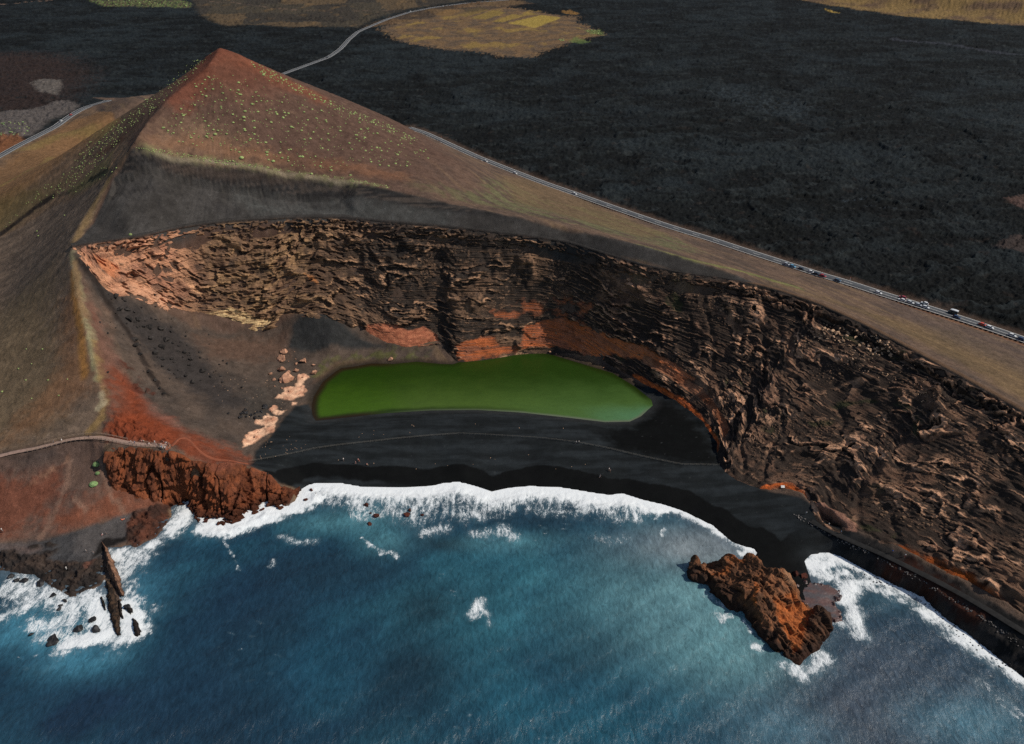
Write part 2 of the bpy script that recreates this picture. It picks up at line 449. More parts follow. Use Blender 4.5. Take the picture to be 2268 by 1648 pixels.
# ------------------------------------------------------------------ ground sheet
def terrain_mat(name, bump=.35, fine=1.6, var=.35, rough=.95, spec=.07, scale=1.0):
    m, nt, b = nodes(name)
    at = N(nt, 'ShaderNodeAttribute', attribute_name='albedo')
    tc = N(nt, 'ShaderNodeNewGeometry')
    n1 = N(nt, 'ShaderNodeTexNoise', i_Scale=fine * scale, i_Detail=5.0, i_Roughness=.65)
    n2 = N(nt, 'ShaderNodeTexNoise', i_Scale=.23 * scale, i_Detail=4.0, i_Roughness=.6)
    L(nt, tc, 'Position', n1, 'Vector'); L(nt, tc, 'Position', n2, 'Vector')
    r1 = N(nt, 'ShaderNodeMapRange', i_1=.25, i_2=.75, i_3=1 - var, i_4=1 + var)
    r2 = N(nt, 'ShaderNodeMapRange', i_1=.3, i_2=.7, i_3=1 - var * .6, i_4=1 + var * .6)
    L(nt, n1, 'Fac', r1, 'Value'); L(nt, n2, 'Fac', r2, 'Value')
    mu = N(nt, 'ShaderNodeMath', operation='MULTIPLY'); L(nt, r1, 0, mu, 0); L(nt, r2, 0, mu, 1)
    vm = N(nt, 'ShaderNodeVectorMath', operation='SCALE'); L(nt, at, 'Color', vm, 0); L(nt, mu, 0, vm, 'Scale')
    L(nt, vm, 0, b, 'Base Color')
    b.inputs['Roughness'].default_value = rough
    b.inputs['Specular IOR Level'].default_value = spec
    bp = N(nt, 'ShaderNodeBump', i_Strength=bump, i_Distance=.6); L(nt, n1, 'Fac', bp, 'Height'); L(nt, bp, 'Normal', b, 'Normal')
    return m

M_lava = terrain_mat('lava', bump=1.0, fine=.9, var=.48)
M_hill = terrain_mat('cinder_soil', bump=.5, fine=2.2, var=.42)
M_sand = terrain_mat('black_sand', bump=.3, fine=2.6, var=.34, rough=.85)
M_rock = terrain_mat('rock', bump=.7, fine=2.0, var=.42)

NXG, NYG = 1400, 1330
tcol = np.linspace(-.86, .86, NXG)
yrow = np.concatenate([np.linspace(1700, -150, NYG - 70), np.linspace(-151.5, -258, 70)])
Yrow = np.array([(H - 15) / tan_down(y) for y in yrow])
depr = Yrow * cP + (H - 15) * sP
X = (tcol[None, :] * depr[:, None]); Y = np.repeat(Yrow[:, None], NXG, 1)
Zg = ground(X, Y)
shp = X.shape

hill_poly = np.vstack([rr_w[::-1, :2] + np.array([-2.5, -2.5]),
                       [(ax_ + R__ * math.cos(math.radians(d)), ay_ + R__ * math.sin(math.radians(d))) for d, R__ in ((62,268),(72,268),(84,268),(96,275),(104,300),(112,340),(118,385),(124,430),(128,460))],
                       rl_w[::-1, :2] + np.array([2, -3]), [(-1200, 420), (-1200, -300), (1200, -300)]])
nz1 = fbm(X / 25, Y / 25, 4, 1); nz2 = fbm(X / 6, Y / 6, 4, 4); nz3 = fbm(X / 90, Y / 90, 4, 7); nz4 = fbm(X / 2.2, Y / 2.2, 3, 9)
sd_hill = np.where(inside(X, Y, hill_poly), 1.0, -1.0) * np.minimum(seg_dist(X, Y, hill_poly, True), 80)
m_hill = ss(-1.2, 1.2, sd_hill + nz2 * 1.5)
sd_sea = np.where(inside(X, Y, sea_poly), 1, -1) * np.minimum(seg_dist(X, Y, coast_w), 80)

def reg(pts, f=2.0, n=3.0, base=None):
    """soft mask of a surveyed outline on the ground, edge roughened by n metres"""
    P = D2(pts) if base is None else np.array([W(x, y, base)[:2] for x, y in pts])
    return ss(-f, f, sdist(X, Y, P) + n * nz2 + n * .6 * nz4)
def trk(pts, w=2.0, f=1.0, n=1.0):
    return 1 - ss(w - f, w + f, ldist(X, Y, dense(D2(pts), 8)) + n * nz2 + n * .5 * nz4)
def trkw(P, w=2.0, f=1.0, n=1.0):
    return 1 - ss(w - f, w + f, ldist(X, Y, P) + n * nz2 + n * .5 * nz4)

col = np.zeros(shp + (3,))
def paint(c, m):
    global col
    col = mix(col, np.asarray(c), np.clip(m, 0, 1)[..., None])

# ---- lava plain
far = ss(350, 1300, Y)
lava_relief = ridged(X / 26, Y / 26, 3, 11) * .5 + ridged(X / 8, Y / 8, 3, 12) * .5
flow = fbm(X / 70 + .8 * nz3, Y / 38 + .8 * nz3, 5, 24)
edge_f = ss(.035, .0, np.abs(flow - .06)) + .8 * ss(.03, .0, np.abs(flow + .16))
col[:] = lin(23, 25, 25)
paint(lin(33, 38, 40), ss(-.1, .5, nz3 + .4 * nz1) * ss(380, 620, Y))
big = fbm(X / 260 + .3 * nz3, Y / 150, 4, 26)
paint(lin(17, 18, 17), ss(.0, .35, -big) * .8 * ss(900, 500, Y))
paint(lin(37, 43, 45), ss(.05, .35, big) * .6)
paint(lin(40, 45, 46), ss(.02, .1, flow) * ss(.3, .1, flow) * .55)
paint(lin(17, 18, 18), ss(.0, .45, fbm(X / 45, Y / 30, 4, 21)) * .8)
paint(lin(15, 16, 16), edge_f * .55 * ss(-.2, .3, nz1 + .1))
paint(lin(46, 50, 50), ss(.24, .5, fbm(X / 24, Y / 14, 5, 22)) * .6)
paint(lin(58, 58, 54), ss(.42, .62, fbm(X / 4.5, Y / 3.5, 3, 25)) * .7 * (1 - .6 * far))
paint(lin(52, 43, 38), ss(.30, .6, fbm(X / 14, Y / 14, 4, 23)) * .5 * (1 - far))
paint(lin(56, 64, 68), reg([(1570,205),(1640,195),(1700,215),(1800,235),(1760,262),(1660,240)], 14, 22) * ss(.1, .5, nz2 + .3) * .4)
paint(lin(95, 74, 66), reg([(2225,440),(2268,432),(2300,450),(2300,470),(2255,458)], 2, 3) * .6)
paint(lin(76, 62, 56), reg([(2200,545),(2268,520),(2300,545),(2268,560)], 2, 4) * .5)
paint(lin(78, 88, 95), trk([(1865,447),(1920,438)], 1.0) * .5 * ss(-.1, .2, nz4) + trk([(1915,456),(1985,462)], .8) * .4 * ss(-.1, .2, nz4))
paint(lin(58, 60, 66), trk([(1980,88),(2080,98),(2180,112),(2268,124)], 6, 4, 6) * .7)
# left brown lava and pale patches
paint(lin(48, 39, 36), reg([(-100,120),(60,118),(150,128),(195,160),(190,185),(120,240),(0,252),(-100,260)], 34, 34) * ss(-.35, .2, nz2 + .3))
paint(lin(92, 86, 80), reg([(70,182),(100,176),(135,180),(138,198),(125,212),(85,205)], 4, 7) * .9)
paint(lin(84, 78, 74), reg([(-100,262),(0,250),(80,240),(125,225),(150,222),(175,236),(160,246),(110,268),(70,300),(0,312),(-100,330)], 5, 6))
paint(lin(112, 74, 50), reg([(-100,300),(0,296),(40,300),(60,312),(30,330),(0,340),(-100,380)], 4, 4) * .9)
# inland farmland
paint(lin(66, 60, 50), reg([(443,30),(467,47),(500,56),(583,57),(667,60),(756,62),(790,62),(830,42),(900,22),(1000,6),(1100,-8),(1100,-60),(400,-60)], 8, 10))
paint(lin(88, 70, 52), reg([(806,63),(830,50),(900,28),(960,16),(1050,4),(1120,-2),(1180,8),(1080,22),(980,38),(900,52)], 8, 8))
f_tan = reg([(835,66),(858,73),(866,83),(896,95),(943,103),(1006,112),(1073,117),(1106,125),(1183,127),(1199,117),(1239,103),(1289,87),(1336,78),(1323,67),(1276,50),(1283,37),(1249,37),(1173,22),(1089,12),(1056,10),(980,28),(900,48)], 4, 20)
paint(mix(lin(108, 86, 62), lin(88, 74, 60), ss(-.2, .3, nz1)[..., None]), f_tan)
paint(lin(132, 108, 60), f_tan * ss(.1, .38, fbm(X / 40, Y / 70, 4, 31)) * .8)
paint(lin(64, 52, 44), f_tan * ss(.3, .5, fbm(X / 12, Y / 22, 4, 32)) * .7)
for q, c in (([(1123,52),(1186,62),(1243,40),(1199,33)], (150,128,62)), ([(1090,48),(1112,50),(1160,36),(1135,32)], (134,112,58)), ([(1040,40),(1075,44),(1120,28),(1092,22)], (124,104,56)), ([(1010,34),(1032,38),(1084,22),(1060,16)], (116,96,56)),
             ([(960,32),(990,36),(1020,26),(1000,20)], (132,100,58)), ([(1150,36),(1190,32),(1165,26)], (132,110,58))):
    paint(lin(*c), reg(q, 3, 2) * .85)
paint(lin(96, 112, 60), reg([(1260,92),(1275,82),(1310,95),(1285,100)], 3, 6) * .6 + reg([(1295,67),(1330,66),(1336,78),(1310,76)], 3, 6) * .6)
paint(lin(112, 84, 48), reg([(1244,26),(1262,24),(1283,30),(1275,35),(1255,33)], 3, 3))
paint(lin(150, 125, 62), reg([(1825,21),(1842,24),(1862,30),(1850,31)], 3, 2) )
paint(mix(lin(120, 98, 62), lin(92, 74, 58), ss(-.2, .4, fbm(X / 60, Y / 60, 4, 33))[..., None]), reg([(1740,-8),(1770,0),(1850,15),(2000,36),(2120,47),(2268,57),(2420,70),(2420,-140),(1740,-140)], 6, 8))
paint(mix(lin(92, 84, 62), lin(98, 118, 64), ss(0., .25, nz4)[..., None]), .85 * reg([(196,2),(230,14),(330,16),(400,18),(424,17),(420,6),(360,-10),(200,-10)], 4, 6) * ss(-.3, .2, nz2 + .1))
paint(lin(112, 92, 78), trk([(-20,10),(40,8),(100,2),(150,-6)], 3) * .8 + trk([(420,-2),(520,8),(640,22),(756,26),(870,24)], 2.5) * .6)
plots = hash01(np.floor((X * .9 + Y * .25) / 62 + .4 * nz3), np.floor((Y * .95 - X * .2) / 120 + .4 * nz3), 3)
farm = np.maximum(reg([(443,30),(467,47),(500,56),(583,57),(667,60),(756,62),(790,62),(830,42),(900,22),(1000,6),(1100,-8),(1100,-60),(400,-60)], 8, 10), reg([(806,63),(830,50),(900,28),(960,16),(1050,4),(1120,-2),(1180,8),(1080,22),(980,38),(900,52)], 8, 8))
paint(lin(98, 80, 58), farm * (plots > .66) * .55); paint(lin(52, 48, 44), farm * (plots < .3) * .6)
paint(lin(104, 84, 58), farm * ss(.2, .5, fbm(X / 30, Y / 60, 4, 34)) * .6)
paint(lin(44, 40, 36), farm * ss(.3, .5, fbm(X / 20, Y / 30, 4, 35)) * .6)
# field walls read as dark lines laid out on the farmland
for ln in ([(470,42),(560,30),(700,34)], [(500,52),(620,40),(760,50)], [(560,22),(640,12),(760,14)], [(600,57),(680,44),(740,36)], [(700,60),(740,50),(800,46)], [(760,44),(820,36),(880,20)], [(640,50),(690,38)], [(540,10),(640,2)]):
    paint(lin(38, 34, 32), trk(ln, 1.6, .8, 2) * .8)
# lava shoulder beside road
paint(lin(88, 70, 58), trkw(rr_w, 9, 3, 4) * .55 * (1 - m_hill))

# ---- hill
h = np.zeros(shp + (3,)); keep = col.copy()
ra = np.hypot(X - ax_, Y - ay_); th = np.arctan2(Y - ay_, X - ax_)
fall = fbm(th * 26, ra / 55, 4, 41)
along = fbm((X * .57 - Y * .82) / 60, (X * .82 + Y * .57) / 7, 4, 42)
col = h + mix(lin(97, 79, 66), lin(82, 68, 59), ss(-.3, .3, nz1)[..., None])
paint(lin(112, 92, 70), ss(.05, .4, along) * .6)
paint(lin(74, 64, 56), ss(.1, .4, -along + .3 * nz1) * .6)
paint(lin(92, 92, 64), reg([(880,405),(960,430),(1080,455),(1220,485),(1340,515),(1500,555),(1560,560),(1480,520),(1340,470),(1200,440),(1120,400),(1080,400),(1060,430),(960,410)], 6, 9) * ss(-.35, .25, along + .5 * nz2) * .8)
paint(lin(104, 86, 62), reg([(1100,385),(1160,395),(1300,445),(1480,520),(1420,525),(1280,485),(1130,440)], 8, 8) * .6)
paint(lin(112, 114, 66), trk([(1420,548),(1520,575),(1640,600),(1700,618),(1760,635)], 3.5, 3, 4) * .7)
paint(lin(112, 92, 58), reg([(1700,625),(1900,690),(2100,790),(2268,890),(2400,960),(2400,860),(2100,730)], 8, 8) * .4)
paint(lin(84, 72, 66), reg([(1900,640),(2268,770),(2400,820),(2400,900),(2268,830),(2050,730)], 10, 8) * .5)
paint(lin(120, 84, 62), trkw(rr_w[7:] + np.array([-5, -5, 0]), 4.5, 2.5, 2) * .6)
# cone
cone = ss(190, 110, ra + 25 * nz1)
paint(lin(86, 66, 56), cone * .9)
paint(lin(72, 54, 46), cone * ss(-.05, .4, fall) * .5)
paint(lin(106, 84, 68), cone * ss(.2, .5, fbm(X / 4, Y / 4, 4, 44)) * .5)
paint(lin(122, 98, 78), reg([(300,330),(360,290),(430,262),(500,300),(560,330),(640,360),(520,362),(400,345)], 9, 9) * .7)
paint(lin(126, 86, 60), reg([(330,310),(420,330),(540,352),(760,380),(900,400),(900,385),(700,350),(560,325),(420,300)], 7, 7) * .45)
paint(lin(108, 66, 49), .8 * ss(50, 8, np.hypot(X - ax_, Y - ay_) + 6 * fall + 9 * nz1))
paint(lin(106, 64, 49), trk([(487,108),(455,140),(420,190),(395,215)], 9, 6, 6) * .8)
paint(lin(112, 68, 50), trk([(495,108),(560,140),(640,185),(700,212)], 7, 6, 5) * .75)
paint(lin(82, 54, 44), reg([(480,150),(540,145),(600,180),(560,200),(500,175)], 9, 8) * .5)
paint(lin(62, 52, 47), reg([(620,370),(650,345),(700,350),(690,375)], 7, 7) * .5)
paint(lin(92, 84, 58), ss(0, 60, (ax_ - 8) - X) * ss(420, 470, Y) * ss(140, 60, ra) * .5 * ss(-.3, .2, nz2))
# left flank
lf = reg([(290,335),(250,250),(150,215),(-260,480),(-260,1060),(0,1000),(100,980),(200,960),(236,890),(205,770),(160,600),(160,540),(247,395)], 2, 1)
paint(mix(lin(110, 89, 70), lin(92, 76, 62), ss(-.25, .25, fall)[..., None]), lf)
paint(lin(126, 92, 58), lf * reg([(-260,500),(0,370),(150,270),(300,215),(300,245),(150,340),(60,420),(-260,640)], 12, 10) * .65)
paint(lin(122, 104, 62), lf * trk([(60,330),(130,300),(200,286),(240,284)], 8, 6, 8) * .6 + lf * trk([(-30,425),(60,380),(110,350)], 3.5, 3, 3) * .6)
paint(lin(72, 50, 40), lf * reg([(400,205),(330,255),(270,300),(215,345),(240,335),(300,290),(380,235)], 6, 6) * .85)
paint(lin(98, 88, 60), lf * reg([(250,330),(238,352),(200,385),(150,425),(160,430),(240,390)], 3, 4) * .8)
paint(lin(92, 82, 52), lf * reg([(-100,470),(60,420),(160,400),(80,460),(0,520),(-100,570)], 8, 6) * .6)
low = reg([(-260,660),(0,525),(120,455),(240,393),(165,540),(165,640),(200,760),(225,880),(190,960),(0,1000),(-260,1060)], 2, 1)
paint(mix(lin(106, 90, 76), lin(88, 75, 64), ss(-.3, .3, fbm(X / 22, Y / 5, 3, 43))[..., None]), low)
paint(lin(104, 88, 66), low * reg([(-100,700),(60,640),(110,600),(120,700),(150,830),(120,930),(0,985),(-100,1000)], 14, 9) * .7)
paint(lin(112, 78, 54), low * reg([(140,660),(170,640),(190,760),(215,850),(150,900),(60,960),(0,985),(40,920),(130,820)], 8, 6) * .6)
paint(lin(44, 38, 34), trk([(0,520),(40,492),(70,468),(100,447),(118,436)], 1.8, 1.0, 1.0))
paint(lin(40, 34, 30), trk([(200,398),(240,375)], 1.2, .8, 1) * .6)
# yellow and pale streaks along the ridge
for ln, c, w in (([(242,395),(215,440),(190,490),(168,530)], (132,108,74), 2.2), ([(162,600),(166,660),(178,720),(184,790),(186,830)], (138,98,52), 1.8), ([(160,560),(168,610),(185,680),(200,740),(207,790),(219,840)], (134,128,96), 1.5),
                  ([(215,760),(225,830),(236,880),(226,920),(200,955)], (128,104,66), 1.6), ([(166,580),(172,650),(190,700)], (118,92,66), 1.6), ([(225,870),(228,895),(218,905)], (150,138,112), 1.2)):
    paint(lin(*c), trk(ln, w, w * .8, 1.6) * .8)
# lower left slope
ll = reg([(-260,1080),(0,1013),(80,998),(160,972),(232,972),(236,1030),(255,1075),(420,1105),(335,1128),(220,1160),(85,1200),(-260,1210)], 1.5, .8)
paint(mix(lin(104, 82, 70), lin(84, 68, 60), ss(-.3, .3, nz1)[..., None]), ll)
paint(lin(118, 68, 48), ll * reg([(250,1080),(340,1090),(420,1100),(330,1130),(220,1160),(150,1182),(100,1150),(200,1110)], 6, 5) * .75)
paint(lin(106, 62, 46), ll * reg([(-100,1060),(40,1060),(130,1040),(140,1090),(80,1150),(0,1200),(-100,1200)], 5, 6) * .8)
paint(lin(66, 58, 54), ll * reg([(20,1010),(120,990),(130,1010),(90,1040),(40,1040)], 4, 4) * .7)
for ln in ([(210,975),(222,1030),(236,1075),(250,1110)], [(155,1020),(145,1080),(125,1130),(88,1190)], [(165,1105),(190,1130)], [(262,1110),(275,1140)]):
    paint(lin(128, 100, 84), ll * trk(ln, .9, .9, 1.2) * .6)
paint(lin(136, 102, 82), ll * trk([(65,1068),(100,1055),(130,1030),(150,1010)], 1.5, 1, 2) * ss(-.1, .3, nz2) * .8)
# ---- inside of the crater, left
dbs = reg([(160,560),(190,620),(245,690),(260,780),(300,870),(400,940),(480,1000),(545,1035),(600,960),(660,900),(700,880),(760,815),(860,800),(960,790),(960,770),(856,765),(800,730),(700,690),(627,715),(533,732),(430,725),(367,690),(300,660),(213,606)], 2, 1.5)
paint(mix(lin(82, 70, 61), lin(68, 60, 54), ss(-.3, .3, nz1)[..., None]), dbs)
paint(lin(52, 48, 46), dbs * reg([(170,570),(240,640),(300,668),(380,720),(440,770),(470,820),(560,900),(480,900),(400,850),(330,790),(260,700)], 5, 6) * .9)
paint(lin(88, 68, 56), dbs * reg([(430,745),(540,748),(640,735),(640,790),(560,800),(470,790)], 6, 6) * .8)
paint(lin(48, 48, 47), dbs * reg([(700,692),(650,720),(640,770),(690,780),(800,772),(850,768),(760,714)], 2, 2))
paint(lin(82, 82, 48), dbs * reg([(690,835),(720,800),(800,782),(900,772),(960,785),(880,800),(800,800),(720,830)], 2, 4) * ss(-.3, .2, nz2) * .8)
paint(lin(92, 72, 58), dbs * reg([(690,850),(740,800),(820,795),(880,800),(760,812),(710,845)], 2, 2) * .7)
paint(lin(58, 55, 50), dbs * reg([(560,860),(620,830),(640,880),(600,930),(540,920)], 5, 5) * .5)
rd = reg([(190,650),(215,690),(240,760),(280,830),(340,900),(420,950),(520,990),(560,1015),(570,1040),(540,1035),(440,1030),(370,985),(300,980),(235,975),(238,900),(225,840),(205,740)], 3, 3)
paint(lin(98, 68, 56), rd * .9)
paint(lin(118, 92, 78), rd * reg([(200,660),(215,650),(250,740),(245,800),(225,780)], 5, 3) * .4)
paint(lin(112, 56, 36), rd * reg([(245,830),(260,800),(300,850),(345,930),(400,950),(470,985),(540,1000),(570,1030),(440,1030),(370,985),(235,978),(236,930),(262,900)], 3, 5) * ss(-.5, .1, nz1))
paint(lin(124, 60, 36), rd * reg([(290,905),(330,925),(400,920),(380,935),(320,950),(270,930)], 4, 4) * .6)
paint(lin(108, 80, 70), rd * reg([(330,880),(360,910),(420,945),(400,950),(330,915)], 4, 4) * .6)
paint(lin(84, 66, 60), rd * reg([(250,720),(275,760),(330,860),(370,900),(320,880),(262,800)], 4, 4) * .6)
# scree above the cliff
sc = reg([(160,548),(250,397),(290,332),(383,350),(550,375),(756,400),(956,443),(1156,484),(1323,521),(1520,574),(1620,605),(1712,640),(1600,620),(1512,608),(1330,565),(1156,530),(956,505),(756,490),(600,492),(450,505),(320,530)], 1.0, .5)
paint(mix(lin(66, 63, 60), lin(58, 55, 52), ss(-.3, .3, fbm(X / 14, Y / 30, 3, 45))[..., None]), sc)
paint(lin(76, 77, 74), sc * reg([(520,420),(800,440),(1000,470),(980,500),(700,480),(560,470)], 10, 8) * .6)
paint(lin(48, 46, 45), sc * reg([(290,332),(383,350),(550,375),(756,400),(956,443),(1156,484),(1156,492),(1000,468),(860,448),(756,438),(583,420),(417,393),(330,362),(300,380),(253,390)], 1.5, 1) * .8)
band_z = pn(X / 45, Zg / .95, 63) + .5 * pn(X / 20, Zg / .45, 64)
bandm = sc * reg([(292,333),(383,351),(550,376),(756,402),(956,445),(1100,474),(1000,466),(860,446),(756,438),(583,420),(417,393),(330,362),(300,378),(255,390)], 1.0, .6)
paint(lin(84, 74, 66), bandm * ss(.0, .35, band_z) * .6)
paint(lin(32, 30, 30), bandm * ss(.05, .35, -band_z) * .6)
paint(lin(78, 66, 58), sc * reg([(345,350),(460,368),(640,392),(700,402),(600,405),(470,392),(370,372)], 2, 2) * .6)
paint(lin(50, 48, 47), sc * ss(.15, .4, fbm(X / 12, Y / 20, 4, 46)) * .4)
paint(lin(134, 122, 100), trk([(345,338),(467,357),(550,368),(680,389),(800,404)], 1.0, .8, .7) * .75)
paint(lin(116, 112, 78), .75 * reg([(300,328),(360,330),(470,348),(560,362),(660,380),(740,390),(860,410),(860,416),(700,394),(550,370),(383,345),(330,338)], 2, 2) * ss(-.3, .2, nz4 + nz2) * .8)
# ---- beach
bs = reg([(553,1032),(565,1000),(600,965),(630,925),(655,900),(685,893),(700,930),(900,850),(1300,830),(1460,860),(1530,900),(1590,980),(1600,1030),(1690,1085),(1770,1098),(1900,1180),(2100,1275),(2268,1380),(2500,1560),(2500,1900),(2000,1640),(1500,1260),(700,1130),(665,1088),(620,1068),(580,1042)], 1.2, .8)
sandc = mix(lin(38, 42, 44), lin(27, 30, 31), ss(-.3, .3, fbm(X / 30, Y / 5, 4, 47))[..., None])
paint(sandc, bs)
paint(lin(23, 25, 26), bs * ss(.12, .4, fbm(X / 26, (Y + .002 * X * X * .2) / 4, 4, 48)) * .6)
dark_end = reg([(1450,880),(1500,900),(1545,940),(1580,990),(1590,1028),(1512,1027),(1440,1012),(1360,992),(1330,960),(1400,945),(1440,920)], 5, 4)  # near-black stretch of sand at the lagoon's right end
paint(lin(8, 9, 9), bs * dark_end * .95)
paint(lin(56, 58, 58), bs * ss(.45, .6, nz4) * ss(-.1, .3, nz2) * .6)
dl = sdist(X, Y, lag_w)
paint(lin(52, 53, 53), bs * ss(-7, -1, dl) * (Y < 330) * .5)
paint(lin(40, 36, 30), ss(-5, -.5, dl) * (1 - bs) * .8)
paint(lin(24, 24, 20), ss(-.6, .6, dl))
wet = bs * ss(-10.6, -9.6, sd_sea + 3.2 * fbm(X / 34, Y / 34, 3, 49) + 1.6 * fbm(X / 9, Y / 9, 4, 65) + .4 * nz4) * ss(128, 108, X) * mix(1.0, ss(-1.6, -3.4, sd_sea + 2 * nz2), ss(-40, -70, X))
paint(lin(14, 15, 15), wet)
rb = bs * ss(118, 150, X) * ss(260, 235, Y)
paint(mix(lin(50, 46, 43), lin(27, 26, 25), ss(-.2, .3, nz2 + .6 * nz4)[..., None]), rb * .9)
paint(lin(92, 86, 80), rb * ss(.40, .56, fbm(X / 1.5, Y / 1.5, 3, 62)) * ss(-.2, .2, nz2) * .8)
paint(lin(72, 42, 31), rb * reg([(1950,1245),(2030,1245),(2100,1300),(2180,1360),(2160,1380),(2050,1300),(1960,1265)], 3, 3) * .8)
# cove
cv = reg([(-260,1215),(0,1204),(85,1199),(150,1181),(220,1159),(290,1137),(335,1127),(300,1160),(285,1195),(240,1215),(228,1240),(200,1250),(120,1256),(0,1262),(-260,1270)], 1.2, 1)
paint(mix(lin(78, 74, 72), lin(64, 63, 63), ss(-.2, .3, nz1)[..., None]), cv)
paint(lin(104, 86, 78), cv * reg([(-100,1210),(60,1206),(90,1216),(60,1228),(0,1215)], 3, 2) * .7)
paint(lin(30, 28, 27), cv * reg([(225,1196),(240,1192),(290,1188),(286,1208),(240,1212),(228,1222),(200,1240),(215,1215)], 1, 1))
shelf = reg([(-260,1240),(0,1222),(30,1212),(48,1232),(130,1218),(110,1236),(150,1245),(195,1245),(225,1230),(236,1270),(228,1295),(182,1310),(157,1325),(99,1292),(0,1266),(-260,1275)], 1, 1.5)
paint(mix(lin(62, 52, 46), lin(44, 40, 38), ss(-.3, .3, nz2)[..., None]), shelf)
paint(lin(98, 66, 54), shelf * reg([(185,1250),(208,1235),(212,1240),(190,1262)], 1, 1.5) * .8)
islets = np.maximum(reg([(62,1212),(72,1207),(85,1208),(86,1214),(70,1218)], .6, .6), reg([(98,1205),(110,1201),(128,1208),(118,1213),(104,1212)], .6, .6))
paint(lin(48, 42, 38), islets)
rr = reg([(280,1160),(296,1134),(335,1126),(380,1118),(392,1112),(372,1128),(378,1145),(345,1190),(300,1212),(284,1200)], 1, 1.2)
paint(mix(lin(84, 52, 40), lin(58, 42, 36), ss(-.3, .3, nz2)[..., None]), rr)
# pale slabs beside the lagoon
sl = lambda q: [(557.2 + .15872 * a, 750.5 + .15872 * b) for a, b in q]
slab = np.maximum.reduce([reg(sl(q), .4, 1.9) for q in (
    [(640,490),(760,490),(805,545),(750,590),(730,690),(750,740),(690,760),(720,800),(640,820),(560,860),(430,840),(330,830),(370,770),(440,740),(470,690),(600,660),(640,560)],
    [(265,980),(320,950),(390,1000),(480,1000),(430,1060),(340,1075),(280,1040)],
    [(50,1160),(220,1050),(370,1100),(330,1220),(300,1290),(100,1400),(0,1480),(-120,1520),(-100,1430),(-40,1310),(130,1250),(220,1220),(60,1190)], [(560,890),(640,885),(620,920),(570,930)])])
paint(mix(lin(216, 174, 142), lin(186, 138, 110), ss(-.2, .35, nz2)[..., None]), slab)
paint(col * .62, (1 - bs) * ss(.34, .52, fbm(X / 1.6, Y / 1.6, 3, 57)) * .8)
paint(np.minimum(col * 1.35 + .01, .8), (1 - bs) * ss(.36, .54, fbm(X / 1.9, Y / 1.9, 3, 58)) * .7)
oc1 = trk([(243,672),(273,719),(297,756),(313,789),(333,826),(353,859),(367,876)], 1.0, .8, 2.2) * dbs; oc2 = trk([(170,569),(207,616),(233,662),(263,709)], 1.6, 1.0, 2.2) * dbs
paint(lin(40, 34, 31), np.maximum(oc1, oc2) * .85)
red_d = reg([(245,835),(262,800),(285,808),(310,845),(345,878),(348,884),(300,866),(262,858)], 1.5, 3) * dbs
paint(lin(74, 40, 30), red_d * ss(-.2, .3, nz2 + .5 * nz4) * .8)
paint(lin(92, 50, 36), rd * ss(.2, .5, fbm(X / 7, Y / 5, 4, 59)) * .6)
col = mix(keep, col, m_hill[..., None])

HEAD = [(236,1002,23),(246,991,25),(270,988,25),(300,990,25),(330,994,25),(360,997,25),(378,999,24.5),(402,1010,22),(425,1022,19.5),(447,1017,19.5)] + CREST[5:] + [(664,1084,0),(625,1130,0),(560,1145,0),(510,1165,0),(440,1170,0),(424,1130,0),(405,1122,1),(370,1108,4),(334,1104,6),(296,1100,7),(268,1092,8.5),(252,1078,11),(242,1050,14)]
# ---- relief
crag = reg([(236,978),(238,935),(262,905),(290,925),(320,950),(375,965),(372,985),(300,978)], 2, 2) * m_hill
gul = reg([(255,830),(275,800),(310,850),(345,880),(347,882),(300,860),(262,850)], 2, 2)
stones = np.maximum(0, nz4 - .18)
land_soft = m_hill
Zd = (1 - m_hill) * ((lava_relief - .5) * 2.8 + nz2 * 1.5 + nz4 * .9 + 1.6 * ss(.0, .08, flow) - .8 * edge_f) * ss(4, 16, -sd_hill) * (1 - .7 * f_tan)
Zd = Zd + m_hill * (1 - bs) * (1 - .75 * sc) * ((nz2 * .35 + nz4 * .16) + stones * .5) * ss(0, 3, -dl)
Zd = Zd + cone * m_hill * (fall * .3 + .35 * fbm(th * 70, ra / 40, 3, 61) * ss(20, 70, ra))
Zd = Zd + crag * (ridged((X + Y) / 5, (X - Y) / 9, 3, 51) * 2.2 - 1) + gul * (ridged(X / 4, Y / 7, 3, 52) * 1.8 - 1.2)
Zd = Zd + np.maximum(shelf, rr) * (ridged(X / 5, Y / 3.5, 4, 53) * 2.4 - 1.2 + .9 * (worley(X / 3, Y / 2.2, 54)[2] - .4)) * ss(-.5, 2, -sd_sea)
Zd = Zd + np.maximum(oc1, oc2) * (.7 + 1.2 * nz4) + red_d * (ridged(X / 4, Y / 4, 3, 60) * 1.8 - .9)
Zd = Zd + rb * (nz4 * .5 + nz2 * .8) * ss(1, 3, -sd_sea)
Zd = Zd + islets * .6 + slab * (.45 + .5 * nz4 + .3 * nz2)
Zd = Zd + bs * (nz1 * .12 + fbm(X / 26, Y / 4, 3, 48) * .25) * ss(0, 4, -dl) * ss(0, 6, -sd_sea)
lb_w = dense(WA(LOWB), 3); dlb = ldist(X, Y, lb_w, 20); yl = np.interp(X, lb_w[:, 0], lb_w[:, 1])
below = (Y < yl) & (X > lb_w[0, 0]) & (X < lb_w[-1, 0])
Zd = Zd - below * 3.2 * ss(0, .6, dlb + .5 * nz4) * ss(15, 4, dlb) * ss(-95, -125, X)
stp = D2([(0,520),(40,492),(70,468),(100,447),(118,436),(160,425),(200,400),(240,378)])
sl_ = dense(stp, 4); dst = ldist(X, Y, sl_)
side = np.zeros(shp)
k = dst < 30
